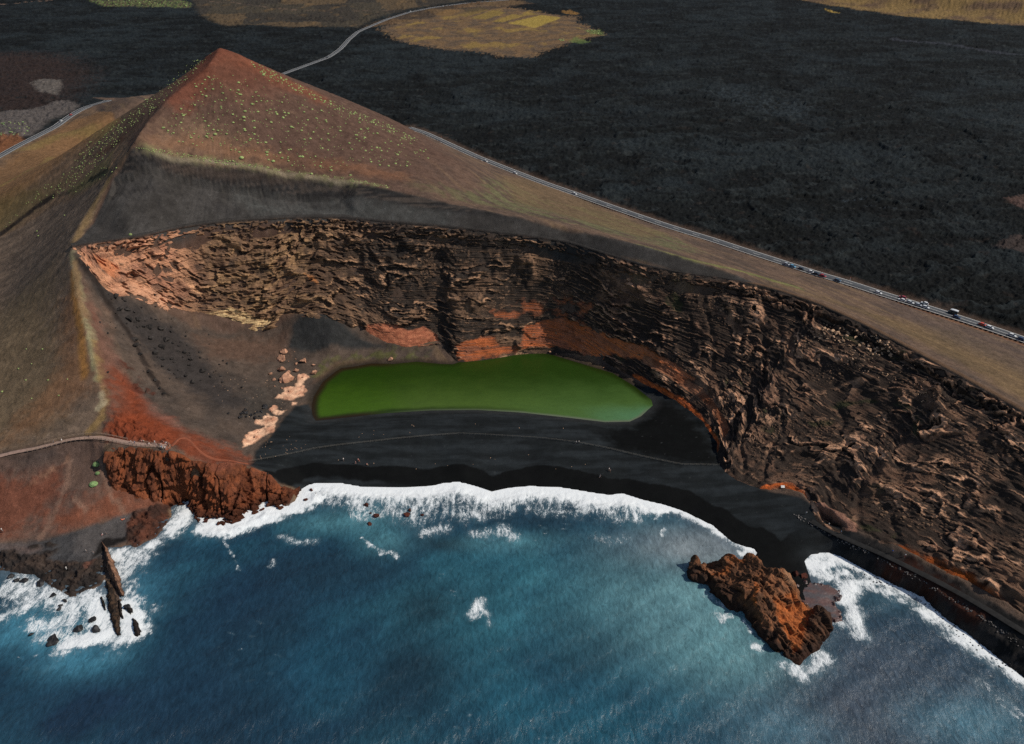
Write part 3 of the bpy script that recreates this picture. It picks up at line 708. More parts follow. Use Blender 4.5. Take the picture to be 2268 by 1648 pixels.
side[k] = np.where(inside(X[k], Y[k], np.vstack([stp, [(-150, 600), (-500, 700), (-600, 450)]])), 1, 0)
Zd = Zd + k * side * .8 * ss(0, .8, dst) * ss(22, 3, dst) * lf
road_flat = np.minimum(ldist(X, Y, rr_w), np.minimum(ldist(X, Y, rl_w), ldist(X, Y, rf_w)))
Zd = Zd * ss(5, 9, road_flat)
pl_w, pr_w = WA(PATHL), WA(PATHR)
Zd = Zd * ss(1.0, 3.0, np.minimum(ldist(X, Y, pl_w), ldist(X, Y, pr_w)))
rib_zone = sdist(X, Y, np.array([W(*p)[:2] for p in HEAD]))
Zd = Zd - 8 * ss(.2, 2.2, rib_zone)
Zg = Zg + Zd
# roads and paths are benched into the ground
for ln, wd in ((rr_w, 5.0), (rl_w, 5.0), (rf_w, 4.5)):
    d = ldist(X, Y, dense(ln, 6), 14)
    kk = d < 14
    P = dense(ln, 3)
    zi = P[np.argmin((X[kk][:, None] - P[None, :, 0]) ** 2 + (Y[kk][:, None] - P[None, :, 1]) ** 2, 1), 2]
    w_ = ss(13, wd, d[kk]); Zg[kk] = mix(Zg[kk], zi - .25, w_)

cell_sea = sd_sea > 12
kq = ~(cell_sea[:-1, :-1] & cell_sea[1:, 1:])
zone = np.where(bs > .5, 2, np.where(m_hill > .5, 1, 0))
zq = zone[:-1, :-1]
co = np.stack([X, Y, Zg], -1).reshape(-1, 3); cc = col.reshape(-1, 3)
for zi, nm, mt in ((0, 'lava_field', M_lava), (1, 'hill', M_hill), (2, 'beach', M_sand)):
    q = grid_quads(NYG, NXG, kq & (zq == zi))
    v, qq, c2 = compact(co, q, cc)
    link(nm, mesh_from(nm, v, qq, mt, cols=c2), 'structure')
# coarse copy of the finished ground, for setting things down on it
st = 3
cv_ = np.ascontiguousarray(co.reshape(NYG, NXG, 3)[::st, ::st]).reshape(-1, 3)
gq = grid_quads(len(range(0, NYG, st)), len(range(0, NXG, st)))
BVH_G = BVHTree.FromPolygons(cv_.tolist(), gq.tolist())
print('ground', time.time() - T0)
# ------------------------------------------------------------------ the crater wall
NU, NV = 1750, 540
def by_t(pts, wpts, T):
    P = []; tt = []
    for (a, b) in zip(range(len(pts) - 1), range(1, len(pts))):
        for k in range(12):
            f = k / 12
            P.append(wpts[a] * (1 - f) + wpts[b] * f); tt.append(np.interp(pts[a][0] * (1 - f) + pts[b][0] * f, T[0], T[1]))
    P.append(wpts[-1]); tt.append(np.interp(pts[-1][0], T[0], T[1]))
    P = np.array(P); tt = np.array(tt)
    for _ in range(6):
        Q = P.copy(); Q[1:-1] = (P[:-2] + 2 * P[1:-1] + P[2:]) / 4; P = Q
    return lambda t: np.stack([np.interp(t, tt, P[:, k]) for k in range(3)], -1)
f_rim, f_base = by_t(RIM, rim_w, RIM_T), by_t(BASE, base_w, BASE_T)
tc_ = np.linspace(0, 1, NU); tc_ = mix(tc_, ss(0, 1, tc_), 0.0)
R_, B_ = f_rim(tc_), f_base(tc_)
v = np.linspace(-.07, 1, NV)
vz = np.clip(v, None, 1)
prof = vz - .10 * np.sin(np.clip(vz, 0, 1) * math.pi)          # steeper towards the top
S = np.empty((NV, NU, 3))
S[..., :2] = B_[None, :, :2] + (R_ - B_)[None, :, :2] * v[:, None, None]
S[..., 2] = B_[None, :, 2] + (R_ - B_)[None, :, 2] * prof[:, None]
S[:, :, 2] = np.where(v[:, None] < 0, B_[None, :, 2] + v[:, None] * 60, S[:, :, 2])
mid = (R_ + B_) / 2
u1 = np.concatenate([[0], np.cumsum(np.hypot(*np.diff(mid[:, :2], axis=0).T))])
wall = np.linalg.norm(R_ - B_, axis=1)
U = np.repeat(u1[None], NV, 0).astype(f32)
V = (v[:, None] * wall[None]).astype(f32)
Zs = S[..., 2].astype(f32)
T_ = np.repeat(tc_[None], NV, 0).astype(f32)
def normals(S):
    a = np.gradient(S, axis=1); b = np.gradient(S, axis=0)
    n = np.cross(a, b); n /= np.linalg.norm(n, axis=-1, keepdims=True) + 1e-9
    return n
Ss = S[::6, ::6]
nrm = normals(S)
# smooth normals sideways so that neighbouring ledges stay parallel
for k in range(3):
    nrm[..., k] = blur(nrm[..., k], 14)
nrm /= np.linalg.norm(nrm, axis=-1, keepdims=True) + 1e-9
if nrm[NV // 2, NU // 2, 1] > 0: nrm = -nrm
spx, spy = sight(Ss[..., 0], Ss[..., 1], Ss[..., 2])
Us, Vs = U[::6, ::6], V[::6, ::6]
def UV(pts):
    o = []
    for q in pts:
        k = np.argmin((spx - q[0]) ** 2 + (spy - q[1]) ** 2)
        o.append((Us.flat[k], Vs.flat[k]))
    return np.array(o)
c1 = fbm(U / 38, V / 30, 4, 61); c2 = fbm(U / 11, V / 8, 4, 62); c3 = fbm(U / 3.2, V / 2.4, 4, 63); c4 = fbm(U / 1.1, V / .9, 3, 64)
def creg(pts, f=1.5, n=3.0):
    return ss(-f, f, sdist(U, V, UV(pts)) + n * c2 + n * .6 * c3)
def ctrk(pts, w, f=1.0, n=1.5):
    return 1 - ss(w - f, w + f, ldist(U, V, UV(pts)) + n * c2 + n * .5 * c3)
amp = np.clip(wall / 30, 0, 1)[None] * ss(-.02, .05, v)[:, None] * ss(1.0, .975, v)[:, None]
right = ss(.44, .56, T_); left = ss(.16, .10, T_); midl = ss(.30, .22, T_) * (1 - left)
# smooth bands of baked red ash low on the wall
orange = creg([(1010,795),(1015,765),(1060,745),(1085,748),(1105,765),(1158,775),(1158,745),(1165,722),(1200,712),(1255,705),(1300,722),(1345,742),(1420,770),(1480,800),(1535,840),(1500,838),(1430,800),(1360,785),(1330,800),(1250,768),(1190,770),(1140,782),(1080,790)], 1.2, 3)
orange = np.maximum(orange, creg([(1085,690),(1160,672),(1230,668),(1330,682),(1260,700),(1170,705),(1110,700)], 1.2, 4) * ss(-.2, .2, c2) * .9)
stripe = np.maximum(ctrk([(1410,838),(1462,868),(1512,895),(1555,938),(1590,990)], 3.0, .8, 1.2), ctrk([(1700,1080),(1740,1078),(1770,1095)], 2.0, 1, 1.5))
stripe2 = ctrk([(1430,795),(1480,822),(1520,850),(1548,870),(1580,905),(1612,962)], 2.6, .8, 1.5)
stripe3 = ctrk([(2010,1222),(2060,1240),(2105,1268),(2150,1300),(2190,1325),(2225,1350)], 2.3, 1.5, 2.5)
salmon = creg([(797,736),(815,722),(850,716),(880,722),(905,732),(935,724),(965,742),(972,760),(940,766),(866,770),(830,752)], .8, 1.0)
buff = creg([(432,728),(430,700),(470,688),(510,682),(540,690),(570,708),(610,705),(600,722),(560,738),(510,736),(480,730)], .8, 1.5)
flat = np.clip(np.maximum.reduce([orange * .8, stripe, stripe2, stripe3, salmon, buff * .6]), 0, 1)
arch = creg([(1805,1112),(1830,1120),(1868,1140),(1890,1160),(1897,1178),(1880,1182),(1868,1160),(1840,1138),(1810,1128)], .8, 1.0)
cavern = creg([(1815,1128),(1838,1136),(1862,1158),(1866,1180),(1845,1172),(1825,1160)], .6, .6)
cav = ss(.30, .12, worley(U / 5.5 + c3 * .3, V / 4.2 + c3 * .3, 3)[0]) * (left + .35 * midl + .25 * right) * ss(.05, .3, c1 + .5 * c2 + .1)
holes = np.maximum(creg([(283,605),(297,600),(308,612),(300,622),(285,615)], .5, .5), np.maximum(creg([(343,605),(352,585),(358,600),(350,612)], .5, .5), creg([(378,580),(390,586),(395,600),(382,592)], .5, .6)))

disp = np.zeros(U.shape, f32); lip = np.zeros(U.shape, f32); shelf_ = np.zeros(U.shape, f32)
dip = Zs + .035 * U * right
def ledges(per, A, seed, wl, sharp, cover, wf=1.55):
    """beds that lean back above and break off below along ragged, lobed edges"""
    global disp, lip, shelf_
    q = dip / per + wf * fbm(U / wl, V / (wl * .8), 3, seed) + .26 * fbm(U / (wl * .26), V / (wl * .3), 3, seed + 1) + .07 * pn(U / (wl * .06), V / (wl * .07), seed + 2)
    i = np.floor(q); fr = q - i
    w_ = ss(cover - .14, cover + .14, pn(U / (wl * 1.1) + i * 7.31, V / (wl * 1.0) + i * 3.77, seed + 4) * .9 + .28 * pn(U / (wl * .25), V / (wl * .22), seed + 5))
    A_ = A * (.6 + .8 * hash01(i, np.floor(U / 47), seed)) * w_
    disp += A_ * (.25 * (1 - fr) + .75 * ss(1.0, .30 + .25 * sharp, fr))
    l_ = ss(.0, .02, fr) * ss(.30, .07, fr + .20 * c3 + .12 * c4)
    lip = np.maximum(lip, l_ * w_ * min(1, A / 1.1))
    shelf_ = np.maximum(shelf_, ss(.25, .5, fr) * w_)
ledges(8.5, 2.6, 70, 26, 1.0, .02, 1.5)
ledges(3.8, 1.15, 76, 15, .8, .04, 1.15)
ledges(1.5, .5, 82, 12, .6, .02, .8)
screez = ss(.02, .3, pn(U / 34 + 3, V / 22, 41) + .35 * c2)
disp *= 1 - .8 * screez; lip *= 1 - .75 * screez
disp = disp * (1 - .9 * flat) * mix(1.0, .9, right) * mix(.9, .85, left + midl)
gu = 1 - np.abs(pn((U + .7 * V) / 24 + .5 * c1, V / 70, 42)) * 2.4
disp -= .8 * ss(.55, 1.0, gu) * (.4 + .6 * right) * (1 - flat)
rough = .12 + .8 * np.maximum(lip, left * .8 + midl * .6)
disp += 2.2 * c1 + rough * (.7 * c2 + .32 * c3 + .1 * c4)
disp += (ridged(U / 5.5 + c2, V / 2.2 + c2, 3, 91) - .55) * .6 * (1 - flat) * rough
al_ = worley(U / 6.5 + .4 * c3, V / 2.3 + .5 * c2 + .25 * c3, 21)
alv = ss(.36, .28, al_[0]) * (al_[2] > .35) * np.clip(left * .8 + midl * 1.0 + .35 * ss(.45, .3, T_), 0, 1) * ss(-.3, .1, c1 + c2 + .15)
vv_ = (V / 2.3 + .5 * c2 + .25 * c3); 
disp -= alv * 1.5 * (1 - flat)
disp -= cav * 2.0 + holes * 3.5 + cavern * 5.0
disp += arch * 1.6
st1 = worley(U / 1.25, V / 1.05, 12); st2 = worley(U / 2.6 + 9, V / 2.2, 15)
spk = ss(.30, .22, st1[0]) * (st1[2] > .62) * ss(-.25, .25, c2 + .2); spk = np.maximum(spk, ss(.30, .22, st2[0]) * (st2[2] > .8))
spk = spk * (1 - flat) * (.25 + .35 * ss(.3, .5, T_) + .5 * screez) * ss(.0, .3, pn(U / 25, V / 25, 33) + .1) * ss(.1, .2, V / (wall[None] + 1e-6))
disp += .35 * spk
strata = pn(U / 40, dip / .55 + .8 * c2, 95)
disp += .22 * strata * (1 - .5 * flat)
# cap beds at the rim
capz = ss(.80, .9, V / (wall[None] + 1e-6)) * ss(6.5, 5.0, wall[None] - V)
capz = ss(7.5, 5.5, wall[None] - V)
cb = ss(-.1, .15, pn(U / 5 + .8 * c2, dip / 1.5 + .5 * c1, 96) + .6 * pn(U / 1.8, dip / .9, 97))
disp = disp * (1 - .6 * capz) + capz * (cb * 1.9 - .9)
undercut = ss(9.5, 7.5, wall[None] - V) * ss(4.0, 5.2, wall[None] - V)
disp -= undercut * 1.8 * ss(-.25, .15, pn(U / 30, U * 0, 98))
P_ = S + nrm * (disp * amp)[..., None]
# flat top strip that laps back over the slope above
back = (R_ - B_); back[:, 2] = 0; back /= np.linalg.norm(back, axis=1, keepdims=True) + 1e-9
for k, (dd, dz) in enumerate(((.8, .32), (2.2, .12), (4.0, -.6))):
    row = R_ + back * dd
    row[:, 2] = tin.at(row[:, 0], row[:, 1]) + 0
    row[:, 2] = np.where(dd < 3, R_[:, 2] + dz + dd * .5 * ss(.6, .5, tc_), R_[:, 2] + dz)
    P_ = np.concatenate([P_, row[None]], 0)
# colour of the beds
cc_ = np.zeros(U.shape + (3,))
def cp(c, m):
    global cc_
    cc_ = mix(cc_, np.asarray(c), np.clip(m, 0, 1)[..., None])
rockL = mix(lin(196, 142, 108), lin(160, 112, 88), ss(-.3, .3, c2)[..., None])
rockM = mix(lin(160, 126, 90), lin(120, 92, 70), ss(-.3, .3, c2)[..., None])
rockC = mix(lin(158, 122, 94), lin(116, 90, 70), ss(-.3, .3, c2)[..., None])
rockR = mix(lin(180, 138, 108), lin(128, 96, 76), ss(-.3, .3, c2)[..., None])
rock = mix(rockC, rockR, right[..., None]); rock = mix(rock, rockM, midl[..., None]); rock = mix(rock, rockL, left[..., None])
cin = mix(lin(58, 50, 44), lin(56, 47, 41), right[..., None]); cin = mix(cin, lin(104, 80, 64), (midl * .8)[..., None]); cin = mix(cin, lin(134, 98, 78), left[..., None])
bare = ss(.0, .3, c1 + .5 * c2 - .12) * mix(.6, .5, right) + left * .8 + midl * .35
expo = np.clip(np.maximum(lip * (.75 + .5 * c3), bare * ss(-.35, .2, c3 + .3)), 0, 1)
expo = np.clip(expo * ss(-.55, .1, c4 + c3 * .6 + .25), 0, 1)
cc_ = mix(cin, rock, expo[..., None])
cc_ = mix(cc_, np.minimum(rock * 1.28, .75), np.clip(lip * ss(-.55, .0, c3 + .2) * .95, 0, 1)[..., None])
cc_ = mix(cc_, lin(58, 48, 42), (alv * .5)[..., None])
cp(mix(lin(150, 118, 92), lin(108, 86, 70), hash01(np.floor(U / 1.25), np.floor(V / 1.05), 5)[..., None]), spk * .85)
cp(lin(70, 60, 54), ss(.12, .4, fbm(U / 6, V / 6, 4, 99)) * .65 * (left * .8 + midl * .6))
cp(lin(48, 44, 42), ss(.22, .45, fbm(U / 9, V / 9, 4, 100)) * .6 * (1 - right))
cp(lin(62, 66, 40), ss(.34, .5, fbm(U / 20, V / 14, 4, 101)) * right * .5 * (1 - expo))
cp(mix(mix(lin(170, 94, 56), lin(212, 120, 68), right[..., None]), mix(lin(136, 86, 64), lin(172, 108, 76), right[..., None]), ss(-.25, .3, strata + c2)[..., None]), orange * ss(-.5, .0, c3 + c2 + .35))
cp(lin(70, 52, 42), orange * ss(.28, .5, fbm(U / 20, dip / 1.4, 4, 102)) * .6)
cp(mix(lin(196, 98, 48), lin(142, 76, 46), ss(-.25, .3, c3)[..., None]), stripe)
cp(mix(lin(156, 106, 78), lin(126, 78, 54), ss(-.25, .3, c2)[..., None]), stripe2)
cp(mix(lin(150, 76, 34), lin(96, 52, 30), ss(-.25, .3, c3)[..., None]), stripe3)
cp(mix(lin(178, 112, 82), lin(150, 90, 66), ss(-.3, .3, c3)[..., None]), salmon)
cp(mix(lin(206, 176, 128), lin(150, 120, 86), ss(-.3, .3, c3 + .5 * strata)[..., None]), buff)
cp(lin(142, 104, 86), arch)
cp(lin(206, 128, 84), creg([(212,570),(240,572),(262,590),(250,612),(225,590)], 2, 3) * .6)
cp(lin(200, 150, 118), creg([(255,640),(300,625),(350,650),(400,690),(420,712),(380,700),(310,668)], 2, 3) * .7)
cp(lin(214, 140, 84), creg([(676,606),(700,612),(704,628),(686,622)], 1, 1) * .7)
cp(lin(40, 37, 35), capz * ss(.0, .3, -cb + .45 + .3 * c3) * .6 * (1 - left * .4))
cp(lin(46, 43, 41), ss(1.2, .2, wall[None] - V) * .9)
moss = creg([(1455,862),(1500,895),(1530,915),(1560,950),(1590,1005),(1575,1000),(1540,950),(1500,915)], 1, 1.5)
cp(lin(52, 66, 34), moss * ss(-.3, .2, c3) * .8)
cz = np.concatenate([cc_, np.repeat(cc_[-1:], 3, 0)], 0)
cz[-3:] = lin(62, 59, 56) * .9
iR = tc_ > .62
cz[-3:, iR] = lin(92, 72, 56)
print('cliff', time.time() - T0)
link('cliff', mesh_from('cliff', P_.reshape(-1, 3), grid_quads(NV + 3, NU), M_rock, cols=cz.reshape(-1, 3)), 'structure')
cq = P_[::4, ::4]
BVH_C = BVHTree.FromPolygons(np.ascontiguousarray(cq).reshape(-1, 3).tolist(), grid_quads(cq.shape[0], cq.shape[1]).tolist())
# ------------------------------------------------------------------ sea
M_sea, nt, b = nodes('sea_water')
at = N(nt, 'ShaderNodeAttribute', attribute_name='albedo'); fo = N(nt, 'ShaderNodeAttribute', attribute_name='foam'); gl = N(nt, 'ShaderNodeAttribute', attribute_name='chop')
geo = N(nt, 'ShaderNodeNewGeometry')
mp = N(nt, 'ShaderNodeMapping'); mp.inputs['Rotation'].default_value = (0, 0, .5); mp.inputs['Scale'].default_value = (1, .5, 1); L(nt, geo, 'Position', mp, 'Vector')
w1 = N(nt, 'ShaderNodeTexNoise', i_Scale=.62, i_Detail=6.0, i_Roughness=.68, i_Distortion=.5); L(nt, mp, 0, w1, 'Vector')
w2 = N(nt, 'ShaderNodeTexNoise', i_Scale=.10, i_Detail=6.0, i_Roughness=.6); L(nt, mp, 0, w2, 'Vector')
mpf = N(nt, 'ShaderNodeMapping'); mpf.inputs['Scale'].default_value = (1, .42, 1); L(nt, geo, 'Position', mpf, 'Vector')
fn = N(nt, 'ShaderNodeTexNoise', i_Scale=.42, i_Detail=9.0, i_Roughness=.68, i_Distortion=1.1); L(nt, mpf, 0, fn, 'Vector')
fl = N(nt, 'ShaderNodeTexNoise', i_Scale=.34, i_Detail=4.0, i_Roughness=.55, i_Distortion=1.6); L(nt, mpf, 0, fl, 'Vector')
fl2 = N(nt, 'ShaderNodeTexNoise', i_Scale=.85, i_Detail=3.0, i_Roughness=.5, i_Distortion=1.4); L(nt, geo, 'Position', fl2, 'Vector')
webs = []
for nd, wd in ((fl, .035), (fl2, .05)):
    s1 = N(nt, 'ShaderNodeMath', operation='SUBTRACT', i_1=.5); L(nt, nd, 'Fac', s1, 0)
    s2 = N(nt, 'ShaderNodeMath', operation='ABSOLUTE'); L(nt, s1, 0, s2, 0)
    mr = N(nt, 'ShaderNodeMapRange', interpolation_type='SMOOTHSTEP', i_1=0.0, i_2=wd, i_3=1.0, i_4=0.0); L(nt, s2, 0, mr, 'Value'); webs.append(mr)
wx = N(nt, 'ShaderNodeMath', operation='ADD'); L(nt, webs[0], 0, wx, 0); L(nt, webs[1], 0, wx, 1)
m1 = N(nt, 'ShaderNodeMath', operation='MULTIPLY', i_1=.20); L(nt, wx, 0, m1, 0)
m2 = N(nt, 'ShaderNodeMath', operation='MULTIPLY_ADD', i_1=1.5, i_2=-.75); L(nt, fn, 'Fac', m2, 0)
m3 = N(nt, 'ShaderNodeMath', operation='MULTIPLY_ADD', i_1=1.3, i_2=-.44); L(nt, fo, 'Fac', m3, 0)
ad = N(nt, 'ShaderNodeMath', operation='ADD'); L(nt, m1, 0, ad, 0); L(nt, m2, 0, ad, 1)
ad2 = N(nt, 'ShaderNodeMath', operation='ADD'); L(nt, ad, 0, ad2, 0); L(nt, m3, 0, ad2, 1)
fm0 = N(nt, 'ShaderNodeMapRange', interpolation_type='SMOOTHSTEP', i_1=-.05, i_2=.52, i_3=0.0, i_4=1.0); L(nt, ad2, 0, fm0, 'Value')
gate = N(nt, 'ShaderNodeMapRange', interpolation_type='SMOOTHSTEP', i_1=.03, i_2=.18, i_3=0.0, i_4=1.0); L(nt, fo, 'Fac', gate, 'Value')
fm = N(nt, 'ShaderNodeMath', operation='MULTIPLY'); L(nt, fm0, 0, fm, 0); L(nt, gate, 0, fm, 1)
mv = N(nt, 'ShaderNodeMapRange', i_1=.3, i_2=.72, i_3=.66, i_4=1.42); L(nt, w1, 'Fac', mv, 'Value')
mv2 = N(nt, 'ShaderNodeMapRange', i_1=.3, i_2=.7, i_3=.86, i_4=1.14); L(nt, w2, 'Fac', mv2, 'Value')
mm = N(nt, 'ShaderNodeMath', operation='MULTIPLY'); L(nt, mv, 0, mm, 0); L(nt, mv2, 0, mm, 1)
sc_ = N(nt, 'ShaderNodeVectorMath', operation='SCALE'); L(nt, at, 'Color', sc_, 0); L(nt, mm, 0, sc_, 'Scale')
mk_ = N(nt, 'ShaderNodeMix', data_type='RGBA'); mk_.inputs[7].default_value = (.16, .26, .29, 1)
mkf = N(nt, 'ShaderNodeMath', operation='MULTIPLY', i_1=.55); L(nt, fo, 'Fac', mkf, 0); L(nt, mkf, 0, mk_, 'Factor'); nt.links.new(sc_.outputs[0], mk_.inputs[6])
mc = N(nt, 'ShaderNodeMix', data_type='RGBA'); mc.inputs[7].default_value = (.78, .81, .80, 1)
L(nt, fm, 0, mc, 'Factor'); nt.links.new(mk_.outputs[2], mc.inputs[6]); nt.links.new(mc.outputs[2], b.inputs['Base Color'])
rg = N(nt, 'ShaderNodeMapRange', i_1=0.0, i_2=1.0, i_3=.3, i_4=.9); L(nt, fm, 0, rg, 'Value'); L(nt, rg, 0, b, 'Roughness')
b.inputs['IOR'].default_value = 1.33
bs_ = N(nt, 'ShaderNodeMath', operation='MULTIPLY', i_1=.55); L(nt, gl, 'Fac', bs_, 0)
bp = N(nt, 'ShaderNodeBump', i_Distance=1.5); L(nt, w1, 'Fac', bp, 'Height'); L(nt, bs_, 0, bp, 'Strength')
bp2 = N(nt, 'ShaderNodeBump', i_Distance=.5, i_Strength=.22); L(nt, ad2, 0, bp2, 'Height'); L(nt, bp, 'Normal', bp2, 'Normal')
mxn = N(nt, 'ShaderNodeMix', data_type='VECTOR'); L(nt, fm, 0, mxn, 'Factor'); nt.links.new(bp.outputs[0], mxn.inputs[4]); nt.links.new(bp2.outputs[0], mxn.inputs[5])
nt.links.new(mxn.outputs[1], b.inputs['Normal'])

SX, SY = 1150, 700
tcs = np.linspace(-.86, .86, SX); ys = np.linspace(2150, 1035, SY)
Ysr = np.array([H / tan_down(y) for y in ys]); dps = Ysr * cP + H * sP
X = tcs[None] * dps[:, None]; Y = np.repeat(Ysr[:, None], SX, 1)
q1 = fbm(X / 22, Y / 16, 4, 110); q2 = fbm(X / 6, Y / 5, 4, 111); q3 = fbm(X / 60, Y / 45, 3, 112); q4 = fbm(X / 2.2, Y / 2, 3, 113)
sea_in = inside(X, Y, sea_poly)
dco = np.minimum(seg_dist(X, Y, coast_w), 90) * np.where(sea_in, 1, -1)
def sp(pts): return np.array([W(x, y, 0)[:2] for x, y in pts])
def zone_(pts, f=3, n=4):
    return ss(-f, f, sdist(X, Y, sp(pts)) + n * q1 + .5 * n * q2)
def line_(pts, w_, f, n):
    return 1 - ss(w_ - f, w_ + f, ldist(X, Y, sp(pts)) + n * q2 + .6 * n * q4)
def blob(x, y, rx, ry):
    c = W(x, y, 0); e = W(x + rx, y, 0); g = W(x, y + ry, 0)
    return np.exp(-(((X - c[0]) / (e[0] - c[0])) ** 2 + ((Y - c[1]) / (g[1] - c[1])) ** 2) + .9 * q3 + .5 * q1)
sc3 = np.zeros(X.shape + (3,)); sc3[:] = lin(27, 54, 70)
def wc(c, m):
    global sc3
    sc3 = mix(sc3, np.asarray(c), np.clip(m, 0, 1)[..., None])
wc(lin(36, 76, 90), ss(-.1, .35, q3 + .4 * q1) * .75)
wc(lin(26, 44, 56), ss(.05, .4, -q3 + .2 * q1) * .7)
wc(lin(48, 98, 110), blob(1250, 1330, 330, 130) * .85)
wc(lin(98, 136, 140), blob(1500, 1330, 190, 120) * .9)
wc(lin(96, 138, 142), blob(1640, 1470, 150, 90) * .75)
wc(lin(128, 136, 138), blob(1560, 1215, 150, 45) * .9)
wc(lin(36, 84, 100), blob(1320, 1590, 380, 110) * .6)
wc(lin(60, 74, 86), blob(2000, 1480, 230, 170) * .95)
wc(lin(62, 70, 80), blob(1900, 1600, 260, 120) * .8)
wc(lin(84, 124, 138), blob(2130, 1600, 120, 60) * .7 + blob(1730, 1620, 120, 60) * .45 + blob(1960, 1330, 70, 30) * .4)
wc(lin(24, 36, 44), blob(985, 1205, 60, 16) * .7 + blob(960, 1330, 120, 60) * .4 + blob(880, 1500, 130, 110) * .7)
wc(lin(26, 46, 64), blob(300, 1560, 420, 120) * .7 + blob(520, 1330, 150, 90) * .65)
wc(lin(32, 74, 92), blob(700, 1470, 160, 110) * .55 + blob(480, 1200, 60, 30) * .4)
wc(lin(70, 128, 148), blob(60, 1400, 120, 50) * .6 + blob(300, 1310, 60, 60) * .5 + blob(180, 1460, 100, 40) * .5 + blob(430, 1170, 60, 30) * .4)
wc(lin(80, 128, 136), blob(860, 1200, 60, 30) * .5 + blob(1130, 1200, 110, 22) * .6 + blob(760, 1150, 120, 30) * .5)
wc(lin(84, 92, 100), ss(7, 1, dco) * .6)
# foam
surf = [(430,1128),(445,1165),(480,1187),(520,1180),(560,1165),(620,1148),(660,1133),(690,1128),(730,1132),(760,1142),(795,1166),(815,1170),(850,1150),(880,1165),(920,1185),(945,1192),(965,1168),(1000,1160),(1030,1172),(1060,1160),(1090,1148),(1150,1146),(1210,1150),(1270,1154),(1340,1160),(1380,1163),(1420,1156),(1470,1146),(1500,1148),(1560,1172),(1610,1202),(1650,1222),(1685,1240),(1690,1215),(1600,1160),(1500,1100),(1300,1060),(1000,1040),(700,1040),(600,1085),(480,1120)]
foam = np.zeros(X.shape)
sds_ = sdist(X, Y, sp(surf))
band = ss(-2.5, 6, sds_ + 3.5 * q1 + 3 * q2)
along = fbm(X / 2.6 + .2 * q1, Y / 14, 3, 114)
cr = ss(13, 1, dco + 4 * q1)
foam = np.maximum(foam, band * (.33 + .26 * along + .62 * cr + .22 * q1 + .12 * q2))
thin = ss(2.5, .3, dco) * ss(-200, 60, X)
cove = [(-60,1262),(20,1272),(90,1300),(157,1325),(182,1309),(222,1302),(238,1330),(262,1404),(262,1290),(240,1215),(270,1212),(310,1206),(360,1165),(395,1112),(418,1105),(428,1125),(424,1150),(400,1182),(372,1212),(356,1240),(338,1265),(330,1300),(345,1330),(362,1340),(355,1356),(332,1362),(322,1396),(305,1412),(285,1420),(283,1452),(250,1462),(215,1440),(187,1432),(140,1462),(95,1482),(80,1472),(100,1440),(50,1428),(42,1398),(65,1360),(30,1350),(-60,1350)]
sc_c = sdist(X, Y, sp(cove))
foam = np.maximum(foam, ss(-3.5, 6, sc_c + 3 * q1 + 2.5 * q2) * (.06 + .42 * ss(-.35, .45, q1 + .8 * q2) + .30 * ss(7, 1, dco)))
for p, w_, a in (([(40,1290),(110,1320),(160,1345),(150,1370),(120,1385)], 5, .5), ([(200,1320),(215,1360),(225,1390)], 5, .6), ([(60,1345),(0,1368),(-60,1380)], 3, .45), ([(260,1270),(285,1250),(300,1230)], 6, .5), ([(150,1425),(180,1420),(240,1405)], 3.5, .75), ([(275,1340),(292,1370),(300,1400)], 4.5, .8), ([(385,1175),(410,1140),(420,1118)], 4, .7),
                ([(455,1172),(500,1176),(550,1160),(610,1140)], 4, .85), ([(590,1130),(640,1128),(700,1105)], 4, .9)):
    foam = np.maximum(foam, line_(p, w_, w_ * .9, 2.5) * a)
foam = np.maximum(foam, zone_([(1048,1325),(1070,1316),(1080,1328),(1078,1345),(1086,1360),(1082,1382),(1076,1360),(1060,1368),(1042,1372),(1036,1362),(1040,1345)], 1.6, 2.6) * .5)
for p, w_, a in (([(800,1190),(830,1212),(845,1228)], .6, .42), ([(865,1222),(880,1235)], 1.2, .38), ([(820,1210),(860,1225)], 1, .35), ([(495,1198),(515,1228),(530,1262)], .5, .36), ([(600,1255),(606,1240)], 1.0, .34), ([(620,1188),(660,1200),(700,1197)], 1.6, .36), ([(1110,1170),(1135,1190)], 3, .42), ([(1050,1180),(1120,1182)], 3, .34), ([(1320,1190),(1350,1200),(1390,1190)], 2.5, .25), ([(940,1180),(985,1168)], 3, .42), ([(1465,1185),(1470,1172)], .6, .4)):
    foam = np.maximum(foam, line_(p, w_, w_ * .9, 1.4) * a)
rsurf = [(1778,1262),(1779,1240),(1795,1226),(1829,1219),(1862,1228),(1895,1244),(1940,1268),(1979,1286),(2045,1314),(2095,1362),(2145,1396),(2212,1450),(2280,1498),(2420,1620),(2400,1640),(2268,1530),(2200,1478),(2150,1445),(2100,1412),(2050,1372),(2000,1338),(1950,1318),(1905,1308),(1870,1318),(1850,1300),(1835,1290),(1800,1278)]
sr = sdist(X, Y, sp(rsurf))
foam = np.maximum(foam, ss(-3, 3, sr + 1.5 * q1 + 1.5 * q2) * (.34 + .28 * ss(-.3, .3, q2) + .34 * ss(5, .5, dco) + .15 * q1))
